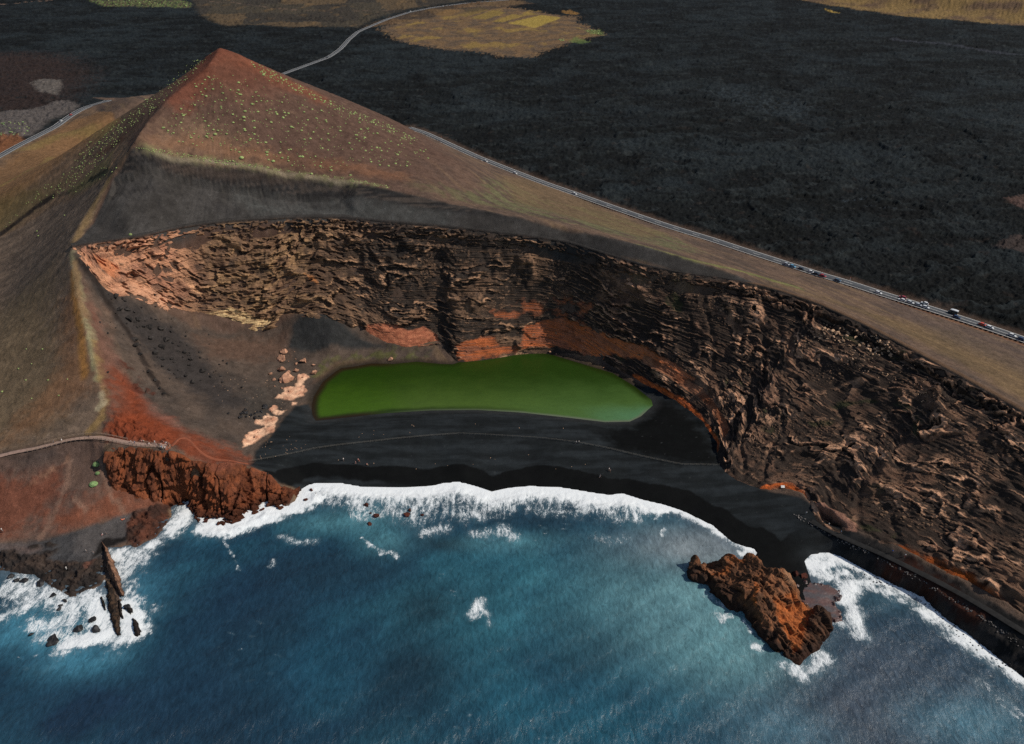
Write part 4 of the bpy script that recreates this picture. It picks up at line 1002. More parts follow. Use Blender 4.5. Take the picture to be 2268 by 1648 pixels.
for p, w_, a in (([(1862,1315),(1885,1330),(1890,1360),(1900,1390),(1905,1402)], 3.2, .6), ([(1885,1300),(1870,1325)], 4, .7), ([(1843,1372),(1856,1378),(1868,1385)], 2, .5), ([(1755,1478),(1775,1490),(1800,1478),(1825,1460)], 3.2, .52), ([(1815,1452),(1828,1462)], 3, .6), ([(1775,1492),(1768,1484)], 3, .6),
                ([(1568,1316),(1585,1328),(1598,1338)], 2.0, .38), ([(1592,1362),(1600,1370),(1612,1364)], 1.8, .42), ([(1648,1375),(1656,1388),(1664,1398)], 1.4, .45), ([(1670,1430),(1682,1435)], 1.6, .5), ([(1530,1258),(1536,1268)], 1.5, .5), ([(1735,1472),(1745,1478)], 2, .45),
                ([(2180,1520),(2268,1590)], 3, .22), ([(1600,1178),(1640,1203),(1676,1218)], 1.2, .6), ([(1560,1285),(1600,1248)], 0.8, .5), ([(1640,1225),(1672,1218),(1678,1232),(1660,1240)], 1.6, .55)):
    foam = np.maximum(foam, line_(p, w_, w_ * .9, 1.4) * a)
foam += np.where(sea_in, 0, .25) * ss(.2, 1.0, foam) * 0
white = ss(.30, .5, fbm(X / 5 + Y / 9, Y / 3, 3, 115)) * ss(.15, .5, fbm(X / 40, Y / 40, 2, 116)) * .22
foam = np.maximum(foam, white * ss(10, 30, dco))
chop = .45 + .55 * blob(2000, 1500, 260, 200) + .25 * ss(161, 138, Y)
chop = np.clip(chop * ss(0, 12, dco) + .2, .15, 1.0)
Zw = .16 * np.sin(X * .34 - Y * .52 + 2 * q3) + .16 * q2 + .3 * q1 * ss(4, 30, dco)
Zw = Zw * ss(-2, 14, dco) + ss(.45, .95, foam) * (.18 + .35 * q2 + .25 * q4) * ss(.5, 6, dco)
Zw += .55 * ss(5, 8, dco + 2 * q1) * ss(14, 9, dco + 2 * q1) * band
co = np.stack([X, Y, Zw], -1).reshape(-1, 3)
kq = dco > -7
q = grid_quads(SY, SX, kq[:-1, :-1] | kq[1:, 1:])
vv, qq, c_, f_, g_ = compact(co, q, sc3.reshape(-1, 3), foam.ravel(), chop.ravel())
link('sea', mesh_from('sea', vv, qq, M_sea, cols=c_, attrs={'foam': f_, 'chop': g_}), 'structure')

# ------------------------------------------------------------------ lagoon
M_lag, nt, b = nodes('lagoon_water')
at = N(nt, 'ShaderNodeAttribute', attribute_name='albedo'); geo = N(nt, 'ShaderNodeNewGeometry')
n1 = N(nt, 'ShaderNodeTexNoise', i_Scale=1.1, i_Detail=5.0); L(nt, geo, 'Position', n1, 'Vector')
L(nt, at, 'Color', b, 'Base Color'); b.inputs['Roughness'].default_value = .28; b.inputs['IOR'].default_value = 1.33
bp = N(nt, 'ShaderNodeBump', i_Strength=.12, i_Distance=.3); L(nt, n1, 'Fac', bp, 'Height'); L(nt, bp, 'Normal', b, 'Normal')
x0, y0 = lag_w.min(0) - 4; x1, y1 = lag_w.max(0) + 4
gx = np.arange(x0, x1, .6); gy = np.arange(y0, y1, .6); X, Y = np.meshgrid(gx, gy)
d = sdist(X, Y, lag_w)
n_ = fbm(X / 14, Y / 10, 4, 120)
lc = np.zeros(X.shape + (3,)); lc[:] = lin(69, 91, 34)
def lp(c, m):
    global lc
    lc = mix(lc, np.asarray(c), np.clip(m, 0, 1)[..., None])
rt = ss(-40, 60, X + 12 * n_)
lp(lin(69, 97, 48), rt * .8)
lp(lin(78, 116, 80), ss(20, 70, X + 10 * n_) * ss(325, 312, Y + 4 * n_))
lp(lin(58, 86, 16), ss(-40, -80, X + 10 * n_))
lp(lin(26, 48, 7), ss(314, 354, Y + 7 * n_) * .88)  # far half darkened: the cliff's reflection and shade put into the water colour
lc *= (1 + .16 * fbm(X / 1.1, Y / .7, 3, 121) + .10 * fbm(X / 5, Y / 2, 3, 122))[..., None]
lp(lin(30, 44, 10), ss(5.0, .5, d + 2 * n_) * ss(310, 325, Y - .1 * X))  # dark edge along the far shore, the reflected cliff painted in too
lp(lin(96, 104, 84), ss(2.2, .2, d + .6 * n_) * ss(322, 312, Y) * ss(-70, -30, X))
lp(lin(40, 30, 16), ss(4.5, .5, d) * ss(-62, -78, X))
kq = d > -2.5
q = grid_quads(X.shape[0], X.shape[1], kq[:-1, :-1] | kq[1:, 1:])
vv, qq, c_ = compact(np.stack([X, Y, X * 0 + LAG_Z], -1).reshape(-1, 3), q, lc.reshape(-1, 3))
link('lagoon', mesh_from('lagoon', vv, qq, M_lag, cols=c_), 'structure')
print('water', time.time() - T0)
# ------------------------------------------------------------------ headland with its ribs
x0, x1, y0, y1, cs = -196, -84, 226, 276, .2
gx = np.arange(x0, x1, cs); gy = np.arange(y0, y1, cs); X, Y = np.meshgrid(gx, gy)
Zh = tin.at(X, Y)
rz = sdist(X, Y, np.array([W(*p)[:2] for p in HEAD]))
k1 = fbm(X / 9, Y / 9, 4, 130); k2 = fbm(X / 2.6, Y / 2.6, 4, 131); k3 = fbm(X / .9, Y / .9, 3, 132)
gzx = np.gradient(blur(Zh, 6), cs, axis=1); gzy = np.gradient(blur(Zh, 6), cs, axis=0)
steep = np.clip(np.hypot(gzx, gzy) / 1.1, 0, 1.3)
nn = np.stack([-gzx, -gzy, np.ones_like(gzx)], -1); nn /= np.linalg.norm(nn, axis=-1, keepdims=True)
ribs = ridged(X / 9.0 + .5 * k1 + .16 * k2, Zh / 26 + .3 * k1, 3, 133)
gully = ss(.82, .98, 1 - np.abs(pn(X / 9.5 + .35 * k1, Zh / 40, 134)) * 2.6)
b1 = worley(X / 5.5 + .35 * k2, Zh / 5.0 + Y / 9, 136)
dsp = steep * ((ribs - .5) * 1.5 - gully * 1.9 + 2.3 * k1 + 1.1 * k2 + .9 * (1 - ((Zh / 4.2 + .9 * k1 + .35 * k2) % 1.0)) + .35 * k3 + (b1[2] - .5) * .9) + .25 * k2 + .12 * k3
foot = ss(6, 1.5, Zh) * ss(-1, 2, rz)
blk = worley(X / 3.6 + .2 * k2, Y / 3.2 + Zh / 5, 140)
dsp += foot * ((blk[2] - .35) * 2.4 - ss(.16, .02, blk[1] - blk[0]) * 1.1)
fade = ss(-2.0, 1.0, rz)
Ph = np.stack([X, Y, Zh], -1) + nn * (dsp * fade)[..., None]
Ph[..., 2] += .12 - 1.6 * ss(.2, -2.2, rz)
hc = np.zeros(X.shape + (3,)); hc[:] = mix(lin(120, 70, 46), lin(94, 56, 40), ss(-.3, .3, k2 + .5 * k1)[..., None])
flatm = ss(.55, .2, steep)
hc = mix(hc, lin(124, 74, 56), (flatm * .8 * ss(5, 9, Zh))[..., None])
hc = mix(hc, lin(124, 68, 42), (ss(.05, .4, ribs - .45) * steep * .6)[..., None])
hc = mix(hc, lin(62, 34, 24), (ss(.1, .8, gully) * .5 * steep)[..., None])
wetr = ss(3.2, .8, Zh + .8 * k2); hc = mix(hc, lin(48, 30, 24), (wetr * .75)[..., None])
kq = rz > -2.5
q = grid_quads(X.shape[0], X.shape[1], kq[:-1, :-1] & kq[1:, 1:] & (Zh[:-1, :-1] > -2.5))
vv, qq, c_ = compact(Ph.reshape(-1, 3), q, hc.reshape(-1, 3))
link('headland', mesh_from('headland', vv, qq, M_rock, cols=c_), 'structure')

# ------------------------------------------------------------------ the islet
def isl(q): return [(1512.4 + .18632 * p[0], 1194 + .18632 * p[1], p[2]) for p in q]
outl = [(118,500),(190,600),(370,645),(420,720),(500,800),(600,880),(740,930),(850,1060),(885,1150),(1000,1230),(1080,1330),(1200,1400),(1320,1480),(1390,1500),(1440,1430),(1540,1350),(1620,1310),(1665,1230),(1745,1150),(1770,1050),(1765,960)]
ridge = [(170,186,6.5),(195,262,5),(280,292,2.2),(440,288,3.5),(500,215,7),(530,178,9),(600,186,10.5),(700,225,11),(740,232,10.3),(820,188,12.5),(900,246,13),(1000,305,13),(1100,355,13),(1190,372,12.6),(1270,436,12),(1340,560,10.5),(1335,620,8),(1362,690,4.5),(1372,740,2.6),(1450,800,2.4),(1540,850,3),(1600,836,6.5),(1650,850,6.4),(1730,900,5)]
inner = [(250,265,2.8),(150,330,3.4),(135,420,2.6),(280,420,4),(350,385,5),(430,330,5.2),(560,330,8),(650,420,7.6),(760,520,8.2),(830,400,10),(900,430,9.6),(900,590,9.2),(860,620,8.4),(850,790,6.4),(1000,560,8.4),(1150,650,8.4),(1250,640,8.2),(1330,690,5.2),
         (420,560,3.6),(520,700,3.4),(640,770,3),(760,870,3.2),(700,640,6),(860,930,5),(980,900,6.4),(1100,900,6.5),(1040,1000,5.4),(1150,1080,4.6),(1000,1150,2.4),(1110,1240,2.8),(1250,1350,1.9),(1180,1010,5.4),(1200,850,6),(1300,820,4.8),(1440,840,3.3),(1530,875,3),
         (1640,910,6.3),(1720,940,4.6),(1560,980,5),(1500,1090,3.3),(1600,1150,3),(1700,1040,3.2),(1440,950,3),(1250,960,4.3),(1300,1100,3),(1400,1150,2.4),(1350,1250,1.7),(1450,1290,1.2),(1380,1420,.8),(1220,1200,2.6),(480,450,5),(1560,1240,1.4),(1640,1130,2)]
tis = Tin(50, 165, 158, 226, .22)
ow = WA([(a, b, 0) for a, b, _ in isl([(p[0], p[1], 0) for p in outl])]); rw_ = WA(isl(ridge)); iw = WA(isl(inner))
tis.add(dense(ow, 1.5), .4); tis.add(dense(rw_, 1.2), .4); tis.add(iw, .4)
bk = dense(rw_, 1.2).copy(); bk[:, 1] += 1.6 + .18 * bk[:, 2]; bk[:, 0] += .9; bk[:, 2] = .2
tis.add(bk, .4)
bk2 = bk.copy(); bk2[:, 1] += 4; bk2[:, 0] += 2; bk2[:, 2] = -3
tis.add(bk2, .4)
oc = ow.mean(0)
o2 = ow.copy(); o2[:, :2] = oc[:2] + (ow[:, :2] - oc[:2]) * 1.16; o2[:, 2] = -3; tis.add(dense(o2, 2), .4)
for p in ((50,158),(165,158),(50,226),(165,226)): tis.add([(p[0], p[1], -4)])
Zi = tis.fill(); Zi[np.isnan(Zi)] = -4; Zi = blur(Zi, 1.6)
X, Y = tis.grid(); cs = tis.c
k1 = fbm(X / 7, Y / 7, 4, 150); k2 = fbm(X / 2.2, Y / 2.2, 4, 151); k3 = fbm(X / .8, Y / .8, 3, 152)
ac = X * .72 + Y * .69; al = X * .69 - Y * .72            # across and along the tilted beds
bed = pn(ac / 1.7 + .5 * k1 + .25 * k2, al / 16, 153); bed2 = pn(ac / .7 + .5 * k2, al / 8, 154)
gzx = np.gradient(blur(Zi, 5), cs, axis=1); gzy = np.gradient(blur(Zi, 5), cs, axis=0)
nn = np.stack([-gzx, -gzy, np.ones_like(gzx)], -1); nn /= np.linalg.norm(nn, axis=-1, keepdims=True)
up = ss(-.5, 1.5, Zi)
saw = lambda t: 1 - (t - np.floor(t))
bl_ = worley(X / 3.2 + .4 * k2, Y / 3.2 + .4 * k2, 156); pm = ss(-.15, .25, pn(X / 9, Y / 9, 158) + .2)
dsp = up * (pm * (1.7 * saw(ac / 5.6 + .75 * k1 + .10 * k2) + .7 * saw(ac / 2.3 + .8 * k1 + .16 * k2)) + .3 * bed + .3 * bed2 + 1.2 * k1 + .42 * k2 + .2 * k3 + (ridged(ac / 3 + .3 * k2, al / 5, 3, 155) - .5) * 1.3 + (bl_[2] - .5) * .7 * (1 - .5 * pm) - .7)
dsp = np.minimum(dsp, .5 * np.maximum(Zi + 2.0, .2))
Pi = np.stack([X, Y, Zi], -1) + nn * dsp[..., None]
ic = np.zeros(X.shape + (3,)); ic[:] = mix(lin(128, 86, 60), lin(90, 64, 48), ss(-.3, .3, k2 + .6 * bed)[..., None])
def ip(pts, f=.8, n=1.2, wpts=None):
    P = np.array([W(*p)[:2] for p in isl(pts)])
    return ss(-f, f, sdist(X, Y, P) + n * k2 + .5 * n * k3)
red = np.maximum.reduce([ip([(1080,740,6),(1250,800,5),(1380,790,3),(1540,860,3),(1480,950,3),(1460,1080,3),(1420,1260,2),(1330,1370,1.5),(1260,1230,2.5),(1190,1100,4),(1120,900,6.2)]), ip([(510,200,9),(640,180,10.5),(740,225,10.5),(700,300,9),(560,290,8)], .8, 1.5) * .8,
                         ip([(850,500,9),(920,560,9),(900,640,8.4),(860,800,6.4),(840,780,6.4),(850,650,8)], .4, .5), ip([(330,400,5),(560,310,8),(560,400,7),(420,430,5)], .5, 1.5) * .8, ip([(1250,640,8.2),(1340,640,7),(1365,700,4.5),(1300,760,5),(1180,690,7.6)], .6, 1)])
ic = mix(ic, mix(lin(170, 98, 54), lin(134, 78, 46), ss(-.3, .3, k2)[..., None]), red[..., None])
ic = mix(ic, lin(150, 112, 84), (ip([(1190,380,12.5),(1270,440,12),(1345,560,10.5),(1320,570,10),(1220,470,11.5)], .4, .6) * .8)[..., None])
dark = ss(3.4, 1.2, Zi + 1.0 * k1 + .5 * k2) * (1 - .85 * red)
dark = np.maximum(dark, ip([(100,430,3),(140,330,3),(330,440,4),(470,470,5),(640,600,5.5),(740,800,4.5),(880,960,5),(1000,1020,5.4),(1120,1090,4.6),(1160,1230,2.8),(1330,1420,1),(1360,1520,0),(1200,1420,0),(880,1180,0),(740,950,0),(500,820,0),(370,670,0),(100,560,0)], 1.2, 2.0) * .95)  # seaward left side: its shade painted in over the dark basalt foot
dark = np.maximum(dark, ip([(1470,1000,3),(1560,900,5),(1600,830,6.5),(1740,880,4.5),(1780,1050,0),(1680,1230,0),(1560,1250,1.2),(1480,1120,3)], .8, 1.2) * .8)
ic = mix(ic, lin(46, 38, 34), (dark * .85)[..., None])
ic = mix(ic, lin(50, 34, 28), (ss(1.1, .3, Zi) * .8)[..., None])
ic = mix(ic, lin(60, 46, 38), (ss(.25, .5, fbm(X / 3, Y / 3, 3, 157)) * .5 * (1 - red))[..., None])
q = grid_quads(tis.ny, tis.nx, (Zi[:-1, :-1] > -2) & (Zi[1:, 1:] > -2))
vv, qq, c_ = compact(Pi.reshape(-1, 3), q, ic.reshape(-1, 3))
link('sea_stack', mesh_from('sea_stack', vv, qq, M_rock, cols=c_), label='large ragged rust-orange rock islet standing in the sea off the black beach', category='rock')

# wet sandbank in the lee of the islet
bank = [(1763,1292),(1775,1288),(1790,1287),(1806,1291),(1822,1294),(1836,1296),(1850,1303),(1862,1312),(1868,1322),(1860,1330),(1852,1328),(1846,1336),(1858,1352),(1868,1376),(1852,1380),(1840,1372),(1815,1362),(1798,1352),(1780,1340),(1766,1326),(1758,1310)]
bw = np.array([W(a, b, .2)[:2] for a, b in bank])
gx = np.arange(bw[:, 0].min() - 4, bw[:, 0].max() + 4, .25); gy = np.arange(bw[:, 1].min() - 4, bw[:, 1].max() + 4, .25); X, Y = np.meshgrid(gx, gy)
k2 = fbm(X / 2.5, Y / 2.5, 4, 160); k3 = fbm(X / .8, Y / .8, 3, 161); d = sdist(X, Y, bw) + .9 * k2 + .3 * k3
Zb_ = np.where(d > 0, .10 + np.minimum(.5, .10 * d) + .05 * k3 * ss(0, 1, d), .25 * d)
edge = ss(2.0, .6, d) * ss(.15, .4, k2 + .15)
Zb_ += edge * ss(-.5, .5, d) * .8
bc = np.zeros(X.shape + (3,)); bc[:] = mix(lin(92, 68, 62), lin(78, 72, 72), ss(-.25, .3, fbm(X / 5, Y / 3, 3, 162))[..., None])
bc = mix(bc, lin(58, 30, 24), edge[..., None])
q = grid_quads(X.shape[0], X.shape[1], (d[:-1, :-1] > -2.5))
vv, qq, c_ = compact(np.stack([X, Y, Zb_], -1).reshape(-1, 3), q, bc.reshape(-1, 3))
M_wet = terrain_mat('wet_sand', bump=.1, fine=2.0, var=.2, rough=.45, spec=.5)
link('sandbank', mesh_from('sandbank', vv, qq, M_wet, cols=c_), 'structure')

# ------------------------------------------------------------------ ridged dyke rocks
def dyke(pts, seed, cols, skew=.0):
    """pts: x, y, crest height, half width"""
    P = np.array([W(p[0], p[1], p[2] * .5) for p in pts]); hh = np.array([p[2] for p in pts]); hw = np.array([p[3] for p in pts])
    s = np.concatenate([[0], np.cumsum(np.hypot(*np.diff(P[:, :2], axis=0).T))]); n = max(24, int(s[-1] / .22)); q = np.linspace(0, s[-1], n)
    c = np.stack([np.interp(q, s, P[:, 0]), np.interp(q, s, P[:, 1])], -1); hq = np.interp(q, s, hh); wq = np.interp(q, s, hw)
    t = np.gradient(c, axis=0); t /= np.linalg.norm(t, axis=1, keepdims=True); nr = np.stack([t[:, 1], -t[:, 0]], -1)
    m = 40; a = np.linspace(-1, 1, m)
    A, Q = np.meshgrid(a, q)
    jag = .55 + .45 * pn(Q / 2.2, Q * 0, seed) + .3 * pn(Q / .8, A * 2, seed + 1)
    prf = np.clip(1 - np.abs(A - skew) ** 1.5, 0, 1)
    Zd_ = hq[:, None] * prf * (.72 + .45 * jag) - 1.2 * (np.abs(A) > .9)
    off = A * wq[:, None] * (1 + .35 * pn(Q / 1.7, A * 1.5, seed + 2) + .2 * pn(Q / .6, A * 3, seed + 3)) + .5 * pn(Q / 4, Q * 0, seed + 4)
    Zd_ += .35 * fbm(Q / 1.2, off / .8, 3, seed + 5) * prf
    co = np.stack([c[:, None, 0] + nr[:, None, 0] * off, c[:, None, 1] + nr[:, None, 1] * off, Zd_], -1)
    kk = fbm(Q / 1.6, off / 1.0, 3, seed + 6)
    cl = mix(lin(*cols[0]), lin(*cols[1]), ss(-.3, .3, kk)[..., None]); cl = mix(cl, lin(26, 24, 24), (ss(1.0, .1, Zd_ + .4 * kk) * .8)[..., None])
    return co.reshape(-1, 3), grid_quads(n, m), cl.reshape(-1, 3)
DY = [('rock_fin', [(224,1199,.8,.3),(229,1207,1.6,.5),(236,1222,2.6,.9),(243,1245,4.0,1.4),(249,1263,4.4,1.8),(255,1279,3.6,1.6),(260,1292,3.0,1.1),(266,1308,2.6,1.0),(271,1320,1.2,.6)], ((128,96,76), (88,66,54)), 'tall thin brown rock fin jutting from the small cove into the surf'),
      ('rock_rib', [(240,1285,1.2,.9),(244,1305,1.6,1.5),(247,1325,1.6,1.7),(251,1350,1.8,1.6),(256,1375,1.5,1.4),(260,1395,1.2,1.1),(262,1408,.5,.6)], ((74,58,46), (44,38,34)), 'long low dark rock rib running out in foam below the tall fin'),
      ('rock_rib', [(263,1330,.9,.5),(267,1350,1.1,.6),(270,1371,.5,.3)], ((52,44,40), (36,32,30)), 'narrow black rock sliver in foam just right of the long rib'),
      ('rock_rib', [(224,1322,.8,.4),(229,1338,.9,.5),(233,1352,.4,.3)], ((50,44,40), (34,32,30)), 'narrow black rock sliver in foam left of the long rib'),
      ('rock_rib', [(294,1370,.8,.4),(300,1385,1.8,1.2),(304,1400,1.4,1.2),(308,1408,.5,.6)], ((50,42,38), (34,30,30)), 'upright dark rock at the right edge of the cove foam'),
      ('rock_rib', [(276,1345,.8,.7),(284,1350,1.2,1.0),(293,1357,.8,.7)], ((46,40,38), (32,30,30)), 'short dark rock in foam right of the fin tip')]
for i, (nm, pts, cl, lb) in enumerate(DY):
    a, bq, c = dyke(pts, 170 + i * 9, cl)
    link(nm, mesh_from(nm, a, bq, M_rock, cols=c), label=lb, category='rock', **({} if i == 0 else {'group': 'dark rock ribs in the cove surf'}))

# ------------------------------------------------------------------ loose rocks
def rock_mesh(seed, sub=3, flat=.7, cuts=14, rough=.16):
    import bmesh
    bm = bmesh.new(); bmesh.ops.create_icosphere(bm, subdivisions=sub, radius=1.0)
    r = random.Random(seed)
    pl = []
    for _ in range(cuts):
        n = Vector((r.gauss(0, 1), r.gauss(0, 1), r.gauss(0, 1))).normalized(); pl.append((n, r.uniform(.42, .8)))
    co = np.array([v.co for v in bm.verts])
    for n, d in pl:
        k = co @ np.array(n); o = np.maximum(0, k - d); co -= o[:, None] * np.array(n)
    f = fbm(co[:, 0] * 2 + seed, co[:, 1] * 2 + co[:, 2] * 1.3, 3, seed % 50)
    co *= (1 + rough * 2 * f)[:, None]
    co[:, 2] *= flat; co[:, 0] *= r.uniform(.95, 1.25)
    for v, c in zip(bm.verts, co): v.co = c
    me = bpy.data.meshes.new('rock'); bm.to_mesh(me); bm.free()
    return me
def obj_mat(name, c1, c2, scale=1.3, bump=.4, rough=.95, spec=.2):
    m, nt, b = nodes(name)
    tc = N(nt, 'ShaderNodeTexCoord'); oi = N(nt, 'ShaderNodeObjectInfo')
    n1 = N(nt, 'ShaderNodeTexNoise', i_Scale=scale, i_Detail=5.0, i_Roughness=.65); L(nt, tc, 'Object', n1, 'Vector')
    r = N(nt, 'ShaderNodeMapRange', i_1=.35, i_2=.65); L(nt, n1, 'Fac', r, 'Value')
    mx = N(nt, 'ShaderNodeMix', data_type='RGBA'); mx.inputs[6].default_value = (*c1, 1); mx.inputs[7].default_value = (*c2, 1); L(nt, r, 0, mx, 'Factor')
    rv = N(nt, 'ShaderNodeMapRange', i_3=.75, i_4=1.25); L(nt, oi, 'Random', rv, 'Value')
    sc = N(nt, 'ShaderNodeVectorMath', operation='SCALE'); nt.links.new(mx.outputs[2], sc.inputs[0]); L(nt, rv, 0, sc, 'Scale')
    L(nt, sc, 0, b, 'Base Color'); b.inputs['Roughness'].default_value = rough; b.inputs['Specular IOR Level'].default_value = spec
    bp = N(nt, 'ShaderNodeBump', i_Strength=bump, i_Distance=.25); L(nt, n1, 'Fac', bp, 'Height'); L(nt, bp, 'Normal', b, 'Normal')
    return m
CAM = Vector((0, 0, H))
def hit(x, y, cliff=True):
    d = Vector(W(x, y, 0)) - CAM; d.normalize()
    a = BVH_G.ray_cast(CAM, d); c = BVH_C.ray_cast(CAM, d) if cliff else (None,) * 4
    if a[0] is None or (c[0] is not None and c[3] < a[3]): a = c
    return a
def px_m(p): return FP / (p.y * cP + (H - p.z) * sP)

def rock_set(meshes, mat, items, name, cat, group=None, sink=.25, label=None):
    for i, it in enumerate(items):
        x, y, d = it[0], it[1], it[2]
        lb = it[3] if len(it) > 3 else label
        h_ = hit(x, y)
        if h_[0] is None: continue
        p = h_[0]
        if p.z < -.1: p = Vector(W(x, y, 0))
        r = max(.22, d / px_m(p) / 2)
        me = meshes[i % len(meshes)]
        o = bpy.data.objects.new(name, me); C.objects.link(o)
        if not me.materials: me.materials.append(mat)
        o.material_slots[0].link = 'OBJECT'; o.material_slots[0].material = mat
        o.location = p + Vector((0, 0, r * (.5 - sink)))
        o.rotation_euler = (random.uniform(-.35, .35), random.uniform(-.35, .35), random.uniform(0, 6.28))
        o.scale = (r, r * random.uniform(.75, 1.05), r * random.uniform(.8, 1.15))
        o['label'] = lb; o['category'] = cat
        if group: o['group'] = group
RM = [rock_mesh(s, 3) for s in range(300, 308)]
RS = [rock_mesh(s, 2) for s in range(320, 328)]
M_dark = obj_mat('basalt_boulder', lin(34, 32, 31), lin(60, 55, 51), bump=.8)
M_peach = obj_mat('peach_tuff', lin(190, 144, 114), lin(140, 102, 82))
M_talus = obj_mat('talus', lin(206, 170, 136), lin(160, 128, 102))
M_redr = obj_mat('red_surf_rock', lin(88, 46, 34), lin(48, 30, 26))
M_blk = obj_mat('wet_black_rock', lin(22, 22, 23), lin(40, 37, 36), rough=.6, spec=.4)
M_grey = obj_mat('grey_stone', lin(128, 122, 116), lin(66, 62, 60))
cr = lambda q: [(a / 3, 549.2 + b / 3, w / 3) for a, b, w in q]
darkb = cr([(770,325,42),(830,355,18),(800,410,46),(850,412,36),(915,475,38),(862,480,42),(1000,530,48),(1070,538,42),(915,530,20),(955,525,24),(1000,605,38),(1110,610,48),(900,612,48),(905,655,40),(1030,705,46),(1080,665,46),(1085,740,36),(1145,740,28),(1260,780,30),(1350,820,46),
   (1190,690,26),(1230,697,32),(1270,740,30),(1160,760,22),(1080,790,24),(1125,810,24),(1185,815,20),(1400,855,24),(1280,890,38),(1235,855,24),(1175,865,18),(1090,970,26),(935,710,34),(990,820,22),(1030,880,30),(1060,935,22),(715,828,18)])
nr_ = random.Random(4)
for _ in range(80):
    t = nr_.random(); x = 250 + 240 * t + nr_.gauss(0, 24); y = 670 + 165 * t + nr_.gauss(0, 26)
    darkb.append((x, y, nr_.uniform(2.8, 7)))
darkb = [(a, b, c * 1.25) for a, b, c in darkb]
rock_set(RM, M_dark, darkb, 'boulder', 'boulder', 'dark boulders on the crater slope', .2, 'dark boulder lying on the grey debris slope inside the crater')
pe = lambda q: [(557.2 + .15872 * a, 750.5 + .15872 * b, .15872 * w, l) for a, b, w, l in q]
rock_set(RM, M_peach, pe([(465,200,140,'flat peach boulder farthest up the slope above the lagoon'),(425,290,140,'jagged peach boulder just below the topmost flat one'),(430,440,150,'split peach boulder with deep shadow in the row by the lagoon'),(520,470,70,'small brown block leaning on the split peach boulder'),(735,320,120,'upright pointed peach boulder standing alone near the lagoon bank'),
   (625,460,80,'dark notched boulder at the top corner of the pale slab'),(865,490,110,'rounded peach boulder nearest the green lagoon'),(500,585,220,'largest peach boulder, square and cracked, beside the pale slab'),(320,575,66,'small peach boulder left of the largest square one'),(270,495,66,'small peach boulder farthest left of the group by the lagoon'),
   (622,352,56,'low brown stone left of the upright pointed boulder'),(865,375,60,'brown stone right of the upright pointed boulder'),(575,545,60,'peach block behind the largest square boulder')]), 'boulder', 'boulder', None, .1)
pst = [(x + nr_.gauss(0, 7), y + nr_.gauss(0, 6), nr_.uniform(2.5, 8)) for x, y in ((640,800),(620,845),(655,838),(600,915),(590,935),(570,955),(560,968),(628,870),(665,822),(648,785)) for _ in range(2)]
rock_set(RM, M_peach, pst, 'boulder', 'boulder', 'small peach stones scattered along the pale slabs', .2, 'small peach stone tumbled beside the pale slabs left of the lagoon')
rock_set(RM, M_peach, [(866,797,15,'reddish boulder at the back shore of the green lagoon'),(1019,793,9,'small pale boulder at the lagoon shore below the cliff'),(1218,780,8,'pale boulder on the bank behind the lagoon'),(1232,785,4,'tiny pale stone beside the boulder behind the lagoon'),(1337,814,4,'tiny pale stone above the right end of the lagoon')], 'boulder', 'boulder', None, .15)
blackc = [(553 + nr_.gauss(0, 16), 919 + nr_.gauss(0, 5), nr_.uniform(5, 11)) for _ in range(22)] + [(589, 903, 15), (583, 905, 9)]
rock_set(RM, M_blk, blackc, 'boulder', 'boulder', 'black lava boulders by the pale slabs', .2, 'black lava boulder in the cluster left of the pale slabs')
tal = []
def inpoly(P, n, lo, hi, pw=2.2):
    P = np.array(P, float); out = []
    while len(out) < n:
        x = nr_.uniform(P[:, 0].min(), P[:, 0].max()); y = nr_.uniform(P[:, 1].min(), P[:, 1].max())
        if inside(np.array([x]), np.array([y]), P)[0]: out.append((x, y, lo + (hi - lo) * nr_.random() ** pw))
    return out
c21 = lambda q: [(1512 + a / 3, 549.2 + b / 3) for a, b in q]
tal += inpoly(c21([(840,540),(960,480),(1060,520),(1290,570),(1430,690),(1380,740),(1150,680),(1010,620),(860,600)]), 120, 3.6, 12)
tal += inpoly(c21([(580,640),(860,520),(1000,620),(1440,740),(1560,780),(1400,900),(1200,860),(900,680),(700,700)]), 100, 2.4, 6)
tal += inpoly(c21([(1540,880),(1760,880),(1800,1000),(1700,1120),(1540,1080)]), 40, 1.8, 5.5)
tal += inpoly([(1120,580),(1500,640),(1520,760),(1300,690),(1100,620)], 40, 1.8, 4.5)
rock_set(RS, M_talus, tal, 'rock', 'rock', 'pale talus rocks below the crater rim', .2, 'pale angular rock lying loose on the dark upper crater wall')
surf_r = [(811,1120,17,'double brown rock awash nearest the middle of the surf line'),(834,1144,16,'brown rock awash below the double rock in the surf'),(821,1137,8,'small brown rock between two larger ones in the surf'),(819,1161,13,'outermost brown rock on the foam edge'),(904,1140,18,'red-brown rock alone in the surf right of the cluster'),(908,1131,10,'grey stone against the lone red-brown surf rock'),(936,1141,9,'low brown rock almost covered by foam, farthest right'),
   (690,1086,11,'rust rock in the foam just off the headland tip'),(700,1094,8,'small rust rock in foam right of the headland tip'),(678,1108,11,'rust rock in foam below the headland tip'),(583,1127,9,'small dark rock in the foam below the red headland'),(521,1141,17,'dark block at the foot of the red headland'),(598,1120,8,'dark rock in foam off the headland face'),(497,1143,13,'split dark block at the headland foot'),(455,1156,14,'dark rock at the lowest corner of the headland'),(468,1140,16,'rust block piled against the headland foot')]
rock_set(RM, M_redr, surf_r, 'rock', 'rock', None, .3)
cb_ = lambda q: [(.16563 * a, 1182.6 + .16563 * b, .16563 * w, l) for a, b, w, l in q]
